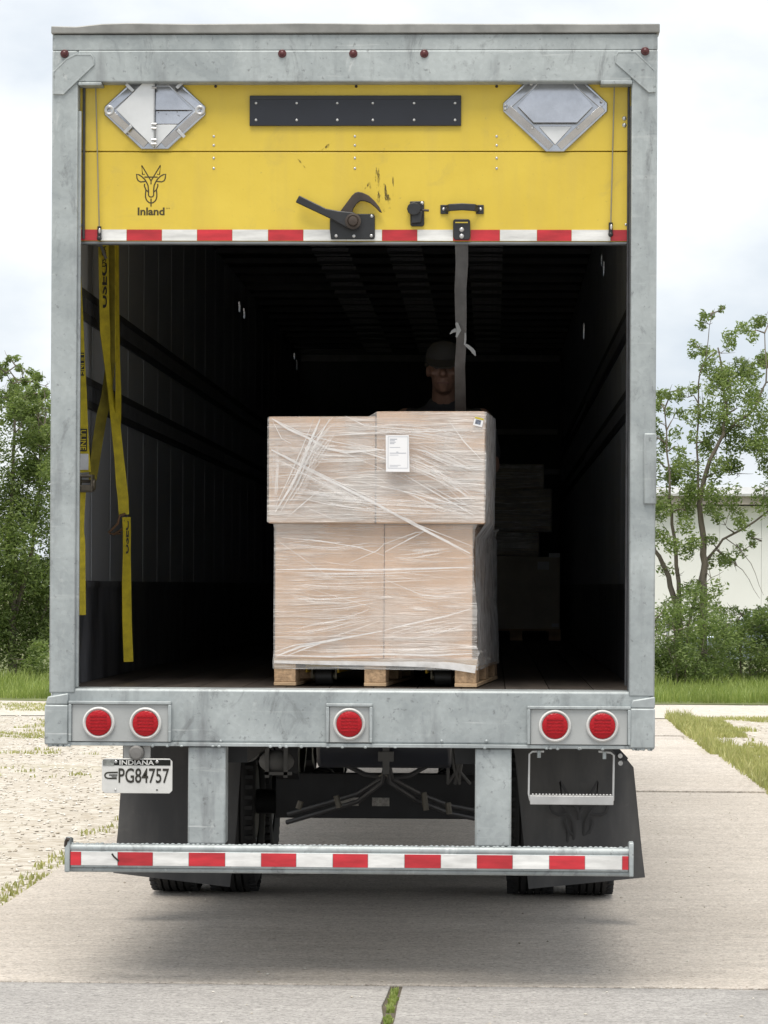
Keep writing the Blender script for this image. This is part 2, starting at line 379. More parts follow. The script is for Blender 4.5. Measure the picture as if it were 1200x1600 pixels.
STRAP_DARK = simple('darker yellow webbing', (.30, .25, .03), .8, 0, .4, 18, bmp=.2, bscale=300)  # darker tone of the yellow webbing, for the crossing strap
INK = simple('black ink', (.02, .018, .012), .6)
BROWN_INK = simple('brown black print', (.05, .036, .006), .5)
WHITE_PAPER = simple('white paper', (.78, .78, .80), .6, 0, .05)
GREY_INK = simple('grey print', (.30, .32, .38), .6)
PLATE = simple('licence plate paint', (.60, .60, .585), .38, .1, .10, 14)
GREY_WEB = simple('grey black webbing', (.10, .10, .104), .7, 0, .35, 16, (1, 1, .3), bmp=.2, bscale=260)
FRAY = simple('frayed grey webbing', (.30, .30, .30), .8)
WOOD = simple('pallet wood', (.47, .325, .195), .75, 0, .35, 16, (.25, .25, 1.4), bmp=.25, bscale=60, per_obj=.12)
CHIP = simple('pallet block chipboard', (.43, .285, .17), .85, 0, .45, 45, bmp=.4, bscale=90, per_obj=.1)
JACK = simple('yellow jack paint', (.48, .31, .02), .45)
WHEEL = simple('black roller', (.025, .024, .024), .5)
BARK = simple('grey bark', (.16, .135, .11), .9, 0, .4, 12, (1, 1, .3), bmp=.5, bscale=30)
WALLW = simple('white building wall', (.80, .80, .79), .7, 0, .05, .6)
ROOFB = simple('weathered roof metal', (.42, .37, .33), .6, .2, .3, 2)
HOSE = simple('black air hose', (.045, .045, .048), .5)

# ------------------------------------------------------------------ setting: ground, pavement, road, verge
def sheet(name, x0, x1, y0, y1, z, mat, nx=1, ny=1, wob=0, seed=0, edge=0):
    m = MB(); r = random.Random(seed)
    for j in range(ny+1):
        for i in range(nx+1):
            x = x0+(x1-x0)*i/nx; y = y0+(y1-y0)*j/ny
            if i in (0, nx): x += edge*mnoise.noise((y*.6, seed, i))
            if j in (0, ny): y += edge*mnoise.noise((x*.6, seed+5, j))
            m.v.append((x, y, z + wob*mnoise.noise((x*.5, y*.5, seed))))
    m.f = [(j*(nx+1)+i, j*(nx+1)+i+1, (j+1)*(nx+1)+i+1, (j+1)*(nx+1)+i) for j in range(ny) for i in range(nx)]
    return tag(obj(name, m, mat), kind='structure')
FIELD = simple('far ground', (.20, .20, .10), .95, 0, .3, .05)
sheet('ground', -900, 900, -700, 1500, -.075, FIELD)
sheet('gravel_lot', -40, 40, -30, 33, -.035, GRAVEL, 80, 63, .025, 3)
ROADG = simple('pale road gravel', (.52, .48, .42), .95, 0, .22, 9, bmp=.3, bscale=30)
SOIL = simple('turf soil', (.14, .16, .06), .95, 0, .4, 1.5)
sheet('grass_verge', -60, 60, 32.0, 60, -.019, SOIL, 120, 28, .025, 3, .3)
sheet('gravel_road', -60, 60, 27.2, 32.6, -.026, ROADG, 120, 6, .025, 3, .3)

pave = thing('pavement', None, None); pave['kind'] = 'structure'
rows = [(.16, 6.4, -2.02, 2.86), (6.4, 12.6, -2.0, 2.92), (12.6, 18.2, -2.03, 2.95), (18.2, 22.1, -2.0, 2.80), (22.1, 25.8, -2.05, 2.84), (25.8, 28.0, -2.0, 2.75)]
FILLER = simple('joint dirt', (.10, .085, .06), .95)
for x0, x1, y0, y1 in ((-4.98, 5.18, -17.9, .17), (-1.97, 2.72, .171, 27.9)):
    m = MB(); m.box(x0, x1, y0, y1, -.065, -.009); obj('joint_filler', m, FILLER, pave, smooth=False)
def slab(x0, x1, y0, y1, mat, seed):
    m = MB(); r = random.Random(seed); g = .010
    nx, ny = max(2, int((x1-x0)/.12)), max(2, int((y1-y0)/.3))
    y0 += .016 if seed < 20 else 0; y1 -= .016 if seed < 20 else 0
    pts = [(x0+g+(x1-x0-2*g)*i/nx, y0+g) for i in range(nx+1)] + [(x1-g, y0+g+(y1-y0-2*g)*i/ny) for i in range(1, ny+1)] \
        + [(x1-g-(x1-x0-2*g)*i/nx, y1-g) for i in range(1, nx+1)] + [(x0+g, y1-g-(y1-y0-2*g)*i/ny) for i in range(1, ny)]
    q = []
    for x, y in pts:
        k = mnoise.noise((x*2.3, y*2.3, seed)) * .012 + (r.random()**6) * .02
        cx, cy = (x0+x1)/2, (y0+y1)/2
        q.append((x - math.copysign(k, x-cx)*(abs(x-cx) > (x1-x0)/2-.05), y - math.copysign(k, y-cy)*(abs(y-cy) > (y1-y0)/2-.05)))
    n = len(q); tilt = (.006, -.004, .008, -.003, .007, -.004)[seed % 6]
    m.v = [(x, y, tilt*(0 if seed >= 20 or seed == 0 else 1)) for x, y in q] + [(x, y, -.07) for x, y in q]
    m.f = [tuple(range(n))] + [(i, i+n, (i+1) % n+n, (i+1) % n) for i in range(n)]
    return obj('slab', m, mat, pave, fix=True, smooth=False, bevel=.004)
for i, (a, b, x0, x1) in enumerate(rows): slab(x0, x1, a, b, CONC, i)
for i, (a, b, x0, x1) in enumerate([(-5.9, .16, -5.0, .19), (-5.9, .16, .215, 5.2), (-12.0, -5.9, -5.0, .19), (-12.0, -5.9, .215, 5.2), (-18.0, -12.0, -5.0, .19), (-18.0, -12.0, .215, 5.2)]):
    slab(x0, x1, a, b, CONC_GREY, 20+i)

def blades(name, spots, mat, label=None, parent=None):
    m = MB(); r = random.Random(len(spots))
    for x, y, z, h in spots:
        a = r.uniform(0, math.pi*2); ww = r.uniform(.004, .009); lean = r.uniform(0, .6)*h; b = r.uniform(0, 6.28)
        dx, dy = math.cos(a)*ww, math.sin(a)*ww; lx, ly = math.cos(b)*lean, math.sin(b)*lean
        i = len(m.v)
        m.v += [(x-dx, y-dy, z), (x+dx, y+dy, z), (x+lx*.35+dx*.7, y+ly*.35+dy*.7, z+h*.6), (x+lx*.35-dx*.7, y+ly*.35-dy*.7, z+h*.6), (x+lx, y+ly, z+h)]
        m.f += [(i, i+1, i+2, i+3), (i+3, i+2, i+4)]
    return tag(obj(name, m, mat, parent, smooth=False), label, 'grass', kind='stuff')
sp = []
for k in range(52000):
    x = R.choice([R.uniform(-16, -4), R.uniform(1, 11)]); y = 32.4 + 9*R.random()**1.3
    d = mnoise.noise((x*.9, y*.9, 1)); sp.append((x, y, -.01, R.uniform(.08, .22)*(1+.6*d)*(1.4 if y > 37 else 1)))
blades('grass', sp, GRASS, 'long green grass along the verge behind the gravel road')
sp = []
for k in range(150000):
    x = R.uniform(2.9, 8.5); y = R.uniform(8, 27.4)
    if mnoise.noise((x*.45, y*.3, 9)) + .35*mnoise.noise((x*2, y*2, 4)) + (.35 if x < 3.6 else 0) > -.12: sp.append((x, y, -.04, R.uniform(.035, .075) + (.12*R.random()**2 if x < 3.2 else 0)))
blades('grass', sp, GRASS_DRY, 'thin yellow green grass right of the pavement')
sp = []
for k in range(160000):
    x = R.uniform(-11, -2.0); y = R.uniform(2, 31)
    band = 0
    if x > -2.20 - .25*mnoise.noise((y*1.5, 0, 3)) and y < 13: band = .42
    for yy, ww in ((14.9, .7), (18.4, .5), (22.0, 1.0), (24.6, 1.1), (30, 1.6)):
        if abs(y - yy - .5*mnoise.noise((x*.4, yy, 0))) < ww: band = max(band, .30 if x < -3 or yy > 20 else 0)
    if band and mnoise.noise((x*.8, y*.5, 2)) + .5*mnoise.noise((x*3, y*3, 7)) > .25-band: sp.append((x, y, -.035, R.uniform(.015, .045)))
blades('grass', sp, GRASS_DRY, 'patchy yellow green grass in the gravel left of the trailer')
sp = [(.2025+R.gauss(0, .0055), y_, -.012, R.uniform(.012, .034)) for y_ in [R.uniform(-6, .13) for k in range(5200)] if mnoise.noise((y_*5, 0, 2))+.45*mnoise.noise((y_*17, 3, 2)) > -.02]
blades('grass', sp, GRASS, 'green weeds growing in the pavement joint')
# loose stones
m = MB()
def stone(x, y, z, s):
    a = R.uniform(0, 6.28); k = [R.uniform(.6, 1.3) for _ in range(6)]
    pts = [(s*k[0]*math.cos(a), s*k[0]*math.sin(a), 0), (s*k[1]*math.cos(a+1.57), s*k[1]*math.sin(a+1.57), 0), (-s*k[2]*math.cos(a), -s*k[2]*math.sin(a), 0), (-s*k[3]*math.cos(a+1.57), -s*k[3]*math.sin(a+1.57), 0), (0, 0, s*.6*k[4]), (0, 0, -s*.5)]
    m.add([(x+p[0], y+p[1], z+p[2]) for p in pts], [(0,1,4),(1,2,4),(2,3,4),(3,0,4),(1,0,5),(2,1,5),(3,2,5),(0,3,5)])
for k in range(26000):
    y = 2 + 30*R.random(); x = R.choice([R.uniform(-11, -2.05), R.uniform(-7, -2.05), R.uniform(2.95, 9)])
    stone(x, y, -.03+.02*mnoise.noise((x*.5, y*.5, 3)), R.choice([.006, .009, .013, .020]))
def make_stone():
    mm, t, b, o, co = material('loose stones'); g = N(t, 'ShaderNodeNewGeometry')
    t.links.new(ramp(t, g.outputs['Random Per Island'], [(0, (.36, .32, .26)), (.5, (.50, .47, .42)), (1, (.64, .62, .58))]), b.inputs['Base Color']); b.inputs['Roughness'].default_value = .9; return mm
STONES = make_stone()
tag(obj('gravel', m, STONES, smooth=False), 'pale loose gravel stones lying beside the pavement', 'gravel', kind='stuff')
m = MB()
for k in range(420):
    x, y = R.uniform(-2, 2.9), R.uniform(-3, 16)
    stone(x, y, .003, R.choice([.004, .005, .007, .010]))
tag(obj('grit', m, STONES, smooth=False), 'small bits of grit scattered over the concrete pavement', 'grit', kind='stuff')

# ------------------------------------------------------------------ the semi trailer
T = thing('semi_trailer', 'grey box semi trailer with its yellow rear door rolled half up', 'trailer')
XL, XR = -1.280, 1.296; OL, OR = -1.157, 1.181; ZS = 1.280; ZH = 3.860; LEN = 16.05
# corner posts with their inner returns
for x0, x1, xi in ((XL, OL-.012, OL), (OR+.006, XR, OR)):
    m = MB(); m.box(x0, x1, 0, .13, 1.255, 3.995)
    p = obj('corner_post', m, GALV, T, .006)
    m = MB()
    if x0 < 0: m.box(x1-.004, xi, .018, .034, ZS, 3.74)
    else: m.box(xi, x0+.004, .018, .034, ZS, 3.76)
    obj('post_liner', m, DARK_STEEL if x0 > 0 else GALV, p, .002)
m = MB(); m.box(1.245, 1.299, -.014, .03, P(1010, 788).z, P(1010, 677).z)
obj('hinge_plate', m, GALV, T, .006)
# header, roof cap, gussets
m = MB(); m.box(OL-.0125, OR+.0065, -.003, .13, ZH, 3.995); hd = obj('header', m, GALV, T, .006)
m = MB(); m.box(XL, XR, 0.002, .13, 3.9955, 4.064); obj('header_cap', m, GALV, T, .004)
pts = []
for i in range(25):
    f = i/24; x = XL-.004+(XR-XL+.012)*f
    pts.append((x, 4.098+(.012 if f > .10 else -.004+.016*max(0, (f-.04)/.06) if f > .04 else 0)*(1-f*.5)+.004*mnoise.noise((f*6, 1, 0))))
m = MB(); m.prism([(XL-.004, 4.066)]+pts+[(XR+.008, 4.066)], -.012, .10); obj('roof_rail', m, simple('weathered roof rail', (.26, .26, .25), .5, .4, .35, 6), T, .004)
m = MB(); m.box(OL-.01, OL+.09, -.010, .12, ZH-.014, ZH-.001); m.box(OR-.125, OR+.008, -.010, .12, ZH-.012, ZH+.004); obj('header_stop', m, GALV, hd, .003)
for poly in ([(104,93),(118,86),(142,86),(147,92),(147,101),(99,147),(84,147),(84,113)], [(962,88),(966,82),(993,82),(1023,111),(1023,144),(1014,144),(962,98)]):
    m = MB(); m.prism([(P(a, b).x, P(a, b).z) for a, b in poly], -.008, .002); obj('gusset_plate', m, GALV, T, .003, fix=True)
    m = MB(); q = [P(a, b) for a, b in poly]; m.tube([(v.x, -.006, v.z) for v in q]+[(q[0].x, -.006, q[0].z)], .0045, 6); obj('weld_bead', m, GALV, T)
for px, py in ((101,84),(441,84),(552,84),(663,84),(1008,80)):
    c = P(px, py); mk = MB(); mk.cyl((c.x, -.010, c.z), (c.x, .0, c.z), .0165, 20, .019); g = obj('marker_light', mk, MARKER, T, .002)
    mk = MB(); mk.ball((c.x, -.010, c.z), (.011, .007, .011), 14, 8); obj('lens', mk, MARKER, g)
# sill with recessed lamp boxes
m = MB(); m.box(XL+.01, XR-.012, .004, .20, 1.045, ZS-.004); sill = obj('rear_sill', m, GALV, T, .012)
m = MB(); m.box(XL, XR, -.006, .10, 1.032, 1.0475); obj('sill_flange', m, GALV, sill, .002)
for x0, x1 in ((-1.297, -1.196), (1.190, 1.298)):
    m = MB(); m.box(x0, x1, -.016, .21, 1.036, 1.205); m.prism([(x0+.002, 1.2055), (x1, 1.2055), (x1, 1.2555), (x0+.012, 1.240)], -.010, .20); obj('sill_end_cap', m, GALV, T, .006)
def lampbox(l, t, r, b, lamps):
    a, c = P(l, t), P(r, b); x0, x1, z0, z1 = a.x, c.x, c.z, a.z; z0 = max(z0, 1.050)
    bx = MB(); bx.box(x0, x1, -.010, .006, z0, z1); h = obj('lamp_housing', bx, simple('lamp housing steel', (.40, .415, .415), .5, .25, .15, 5), T, .002)
    rm = MB(); tt = .014
    rm.box(x0-tt, x1+tt, -.022, .003, z1+.0005, z1+tt); rm.box(x0-tt, x0-.0005, -.022, .003, z0, z1); rm.box(x1+.0005, x1+tt, -.022, .003, z0, z1)
    obj('rim', rm, GALV, h, .003)
    for px, py in lamps:
        c = P(px, py)
        g = MB(); g.lathe([(-.011, .052), (-.022, .056), (-.026, .062), (-.022, .068), (-.0105, .069)], (c.x, 0, c.z), 'Y', 36); gm = obj('tail_light', g, GROMMET, h, fix=True)
        le = MB(); le.lathe([(-.012, .001), (-.012, .054), (-.024, .054), (-.027, .049), (-.029, .03), (-.030, .001)], (c.x, 0, c.z), 'Y', 36)
        for k in range(5): le.box(c.x-.035, c.x+.035, -.0312, -.028, c.z-.03+.014*k, c.z-.024+.014*k)
        ob = obj('lens', le, LENS, T, fix=True); ob.parent = h
lampbox(113, 1100, 263, 1160, [(155,1129),(228,1130)])
lampbox(515, 1104, 577, 1160, [(546,1131)])
lampbox(829, 1108, 980, 1164, [(867,1134),(941,1134)])
for px in (345, 690, 760):
    m = MB(); c = P(px, 1158); m.ball((c.x, .002, c.z), .007, 8, 6)
    obj('bolt', m, GALV, sill)
# welded bottom lip drips
m = MB()
for k in range(46):
    x = R.choice([R.uniform(XL, -1.19), R.uniform(1.19, XR), R.uniform(-1.1, 1.15)]); m.ball((x, -.008, 1.033), (.008, .005, R.uniform(.004, .008)), 6, 5)
obj('weld_bead', m, GALV, sill)

# underride guard
bz0, bz1 = .492, .612
m = MB(); m.box(-1.185, 1.190, -.004, .09, .512, .582); gd = obj('underride_guard', m, GALV, T, .004)
m = MB(); m.tube([(-1.19, .02, .592), (1.195, .02, .592)], .021, 12); m.tube([(-1.19, .02, .504), (1.195, .02, .504)], .013, 12); obj('bumper_lip', m, GALV, gd)
m = MB()
for k in range(110): m.ball((-1.18+2.36*k/109+R.uniform(-.004, .004), .015, .612), (.010, .006, R.uniform(.003, .007)), 6, 4)
obj('tread', m, GALV, gd)
for x0, x1 in ((-1.209, -1.186), (1.191, 1.211)):
    m = MB(); m.xprism([(-.012,.492),(.10,.492),(.10,.63),(.03,.64),(-.006,.635),(-.012,.60)], x0, x1); obj('end_plate', m, GALV, gd, .004)
m = MB(); m.tube([(-1.205, -.004, .60), (-1.203, -.006, .622), (-1.198, -.01, .634), (-1.188, -.01, .630)], .008, 8); obj('hook', m, RUSTY, gd)
edges = [104,127,184,239,295,352,408,463,520,575,632,689,745,801,858,914,972,989]
for i in range(len(edges)-1):
    a, b = P(edges[i], 1345).x, P(edges[i+1], 1345).x
    m = MB(); m.box(a+.001 if i else -1.184, b-.001 if i < len(edges)-2 else 1.189, -.0065, -.0035, .522, .579); obj('reflective_tape', m, RED_TAPE if i % 2 == 0 else WHITE_TAPE, gd, smooth=False)
for l, r_ in ((293, 352), (742, 799)):
    m = MB(); m.box(P(l, 1250).x, P(r_, 1250).x, .012, .14, .6135, 1.031); obj('guard_upright', m, GALV, T, .008)
m = MB(); m.tube([(P(175,1345).x, -.0075, .572), (P(178,1345).x, -.0075, .560), (P(186,1350).x, -.0075, .540)], .004, 5, flat=.15); obj('scratch', m, INK, gd)

# stirrup step
m = MB(); q = lambda x, y: P(x, y, .06)
m.ribbon([q(850,1174), q(832,1174), q(827,1178), q(826,1240), q(828,1250), q(834,1254)], .035, .008, Vector((0,1,0)))
m.ribbon([q(935,1174), q(954,1176), q(959,1180), q(958,1240), q(958,1250), q(954,1254)], .035, .008, Vector((0,1,0)))
st = obj('stirrup_step', m, simple('step aluminium', (.50, .50, .50), .42, .6, .2, 8), T, .001)
m = MB(); a, b = q(828,1242), q(958,1257); m.box(a.x, b.x, .02, .12, b.z, a.z); 
for k in range(24): m.box(a.x+.008+k*.0143, a.x+.016+k*.0143, .02, .03, a.z, a.z+.008)
obj('tread', m, simple('step aluminium', (.5,)*3), st, .002)
for x, y in ((842,1176),(944,1178)): c = q(x, y); m = MB(); m.cyl((c.x,.03,c.z-.02), (c.x,.03,c.z+.01), .008, 8); obj('bolt', m, GALV, st)

# number plate on its bracket
m = MB(); a, b = P(193, 1165, .02), P(235, 1190, .02); m.box(a.x, b.x, .02, .03, b.z, 1.033); br = obj('plate_bracket', m, simple('bracket grey', (.42, .42, .41), .5), T, .003)
c = P(213.5, 1176); m = MB(); m.lathe([(.021, .001), (.021, .033), (-.02, .031), (-.028, .024), (-.03, .001)], (c.x, 0, c.z), 'Y', 24); obj('plate_lamp', m, simple('lamp cover grey', (.16, .155, .15), .5), br, fix=True)
def pq(x, y): v = P(150+x/9.23, 1160+y/9.23, -.004); return v.x, v.z
x0, z1 = pq(85, 228); x1, z0 = pq(1100, 738)
m = MB(); cc = .012; m.prism([(x0+cc,z0),(x1-cc,z0),(x1,z0+cc),(x1,z1-cc),(x1-cc,z1),(x0+cc,z1),(x0,z1-cc),(x0,z0+cc)], -.004, .0); lp = obj('licence_plate', m, PLATE, T, .0015)
a = pq(100, 245); b = pq(1075, 335); m = MB(); m.prism([(a[0],b[1]),(b[0],b[1]),(b[0],a[1]),(a[0],a[1])], -.0055, -.0045); obj('plate_band', m, simple('plate band', (.018, .02, .018), .75, spec=.1), lp, smooth=False)
a = pq(102, 247); b = pq(262, 333); m = MB(); m.prism([(a[0],b[1]),(b[0],b[1]),(b[0],a[1]),(a[0],a[1])], -.0063, -.0058); obj('plate_sticker', m, simple('plate sticker', (.22, .23, .22), .5, 0, .6, 60), lp, smooth=False)
a = pq(340, 322); b = pq(838, 258); text('lettering', 'INDIANA', PLATE, lp, a[0], b[0], a[1], b[1], -.0068, .018)
a = pq(325, 585); b = pq(1055, 375); text('lettering', 'PG84757', INK, lp, a[0], b[0], a[1], b[1], -.0058, .012)
m = MB()
m.tube([(pq(315,432)[0],-.0055,pq(315,432)[1]), *[(pq(180-52*math.sin(k*math.pi/8), 475-42*math.cos(k*math.pi/8))[0], -.0055, pq(0, 475-42*math.cos(k*math.pi/8))[1]) for k in range(9)], (pq(300,520)[0],-.0055,pq(300,520)[1])], .0032, 6, flat=.15)
m.tube([(pq(190,470)[0],-.0056,pq(190,470)[1]), (pq(310,470)[0],-.0056,pq(310,470)[1])], .0026, 6, flat=.15)
m.tube([(pq(225,495)[0],-.0056,pq(225,495)[1]), (pq(300,497)[0],-.0056,pq(300,497)[1])], .002, 6, flat=.15)
obj('plate_emblem', m, INK, lp)
m = MB()
for x, y, s in ((287,278,.0075),(880,280,.0075),(280,683,.005)): c = pq(x, y); m = MB(); m.ball((c[0], -.006, c[1]), (s, .004, s), 10, 6); obj('bolt', m, STEEL, lp)
c = pq(880, 685); m = MB(); m.ball((c[0], -.005, c[1]), (.005, .002, .003), 8, 5); obj('bolt_hole', m, INK, lp)

# mudflaps
def flap(poly, Y, dy):
    m = MB(); v = [P(a, b, Y+d) for (a, b), d in zip(poly, dy)]; n = len(v)
    m.v = [tuple(p) for p in v] + [(p.x, p.y+.012, p.z) for p in v]; m.f = [tuple(range(n)), tuple(range(2*n-1, n-1, -1))] + [(i, i+n, (i+1) % n+n, (i+1) % n) for i in range(n)]
    return obj('mudflap', m, FLAP, T, fix=True)
fl = flap([(192,1150),(380,1150),(378,1170),(368,1310),(359,1386),(177,1364),(184,1300),(192,1180)], 2.55, [.15,.15,.15,.05,0,-.06,-.04,.12])
fr = flap([(802,1150),(962,1150),(964,1168),(981,1188),(990,1199),(1003,1330),(1008,1371),(826,1389),(805,1190)], 2.55, [.1,.1,.1,.08,.05,0,-.05,-.02,.1])
m = MB(); q = lambda x, y: (P(x, y, 2.56).x, P(x, y, 2.56).z)
m.prism([q(955,1168), q(966,1168), q(981,1184), q(978,1189), q(966,1186)], 2.52, 2.54); hb = obj('flap_hanger', m, CHASSIS, T)
for x, y in ((969,1181), (969.5,1192.5)): c = P(x, y, 2.5); m = MB(); m.cyl((c.x, 2.49, c.z), (c.x, 2.55, c.z), .012, 10); obj('bolt', m, STEEL, hb)
# faint animal head moulded into the right flap
def logo(mapf, r, y, flat):
    S = [[(390,335),(340,340),(320,125),(540,490),(540,570)], [(685,335),(740,340),(760,125),(540,490)], [(385,400),(695,400)],
         [(410,500),(300,515),(240,485),(212,430),(200,330),(255,345),(320,385),(390,450),(440,530),(470,600),(482,720),(480,820),(500,858),(540,868),(582,858),(602,820),(600,720),(612,600),(645,525),(690,450),(760,380),(830,343),(885,330),(872,430),(848,485),(790,512),(670,500)],
         [(390,560),(385,610),(420,700),(410,780),(410,860),(425,920),(450,960),(495,998),(540,1008),(590,998),(635,960),(662,915),(675,860),(675,780),(665,700),(700,610),(695,560)], [(420,700),(475,745)], [(665,700),(608,745)], [(540,905),(540,1090)]]
    m = MB()
    for i, s in enumerate(S):
        pts = []
        for x, z in s: v = mapf(x, z); pts.append((v[0], y-.0001*i, v[1]))
        m.tube(pts, r, 6, flat=flat)
    return m
m = logo(lambda x, y: (P(905+(x-540)*.135, 1215+(y-125)*.135, 2.52).x, P(0, 1215+(y-125)*.135, 2.52).z), .008, 2.560, .2)
obj('flap_emblem', m, simple('worn flap print', (.034, .034, .036), .7), fr)

# overhead door
DY = .075
def D(px, py): return P(px, py, DY)
dl, dr = OL-.03, OR+.03
rz_ = lambda y: D(554, y).z
m = MB(); m.box(dl, dr, DY, DY+.03, rz_(236.2), 3.985); door = obj('rear_door', m, YELLOW, T, .003)
m = MB(); m.box(dl, dr, DY, DY+.03, rz_(377.3), rz_(237.8)); dp = obj('door_panel', m, YELLOW, door, .003)
for k in range(5):
    m = MB(); m.box(dl, dr, .32+.5*k, .812+.5*k, 3.945, 3.968); obj('door_panel', m, YELLOW, door, .003)
m = MB(); m.box(dl+.02, dr-.03, DY-.004, DY+.035, rz_(382), rz_(377.8)); obj('bottom_seal', m, simple('door seal grey', (.16, .17, .18), .5, .3), door, .003)
m = MB(); m.tube([(OL+.006, DY-.012, 3.2), (OL+.006, DY-.012, 3.85)], .006, 6); m.tube([(OR-.004, DY-.012, ZS+.02), (OR-.004, DY-.012, 3.85)], .005, 6); obj('door_track', m, DARK_STEEL, T)
edges = [122,157,198,253,308,363,419,474,541,597,652,708,735,781,839,893,954,990]; cols = 'RWRWRWRWWRWRRWRWR'
for i in range(len(edges)-1):
    m = MB(); m.box(D(edges[i], 367).x+.0008, D(edges[i+1], 367).x-.0008, DY-.003, DY+.001, rz_(376.3), rz_(359)); obj('reflective_tape', m, RED_TAPE if cols[i] == 'R' else WHITE_TAPE, door, smooth=False)
def rivet(px, py, r=.006, mat=STEEL, par=None, y=DY):
    c = P(px, py, y); m = MB(); m.ball((c.x, y, c.z), (r, r*.6, r), 10, 6); return obj('rivet', m, mat, par or door)
for px in (334, 554.5, 776):
    for py in (213, 227, 247, 263): rivet(px, py)
for px in (337, 556.5, 776): rivet(px, 135, .0065, RUSTY)
for py in (185, 195.5): rivet(975.5, py, .010)
rivet(129, 352, .007); rivet(978, 351, .006)
# dark vent panel with its rivets
a, b = D(390.5, 150), D(720.5, 197); m = MB(); m.box(a.x, b.x, DY-.014, DY, b.z, a.z); vp = obj('vent_panel', m, simple('dark navy panel', (.012, .014, .022), .38), door, .002)
m = MB(); m.box(a.x+.004, b.x-.004, DY-.017, DY-.0145, a.z-.016, a.z-.010); obj('panel_edge', m, BLACK, vp)
for px in (400, 463.5, 527, 582.5, 647, 711):
    for py in (161, 187.5): rivet(px, py, .006, STEEL, vp, DY-.014)
# placard holders
def dished(poly, y0, depth, zc, hh, rows=12):
    """thin pressed sheet: convex outline, its upper edge leaning back"""
    zs = [p[1] for p in poly]; za, zb = min(zs)+1e-4, max(zs)-1e-4; m = MB()
    for i in range(rows+1):
        z = za+(zb-za)*i/rows; xs = []
        for k in range(len(poly)):
            (x1, z1), (x2, z2) = poly[k], poly[(k+1) % len(poly)]
            if (z1-z)*(z2-z) < 0: xs.append(x1+(x2-x1)*(z-z1)/(z2-z1))
        y = y0-depth*(zb-z)/hh
        m.v += [(min(xs), y, z), (max(xs), y, z), (min(xs), y+.002, z), (max(xs), y+.002, z)]
    for i in range(rows):
        a = i*4; m.f += [(a, a+1, a+5, a+4), (a+2, a+6, a+7, a+3), (a, a+4, a+6, a+2), (a+1, a+3, a+7, a+5)]
    m.f += [(0, 2, 3, 1), (rows*4, rows*4+1, rows*4+3, rows*4+2)]
    return m
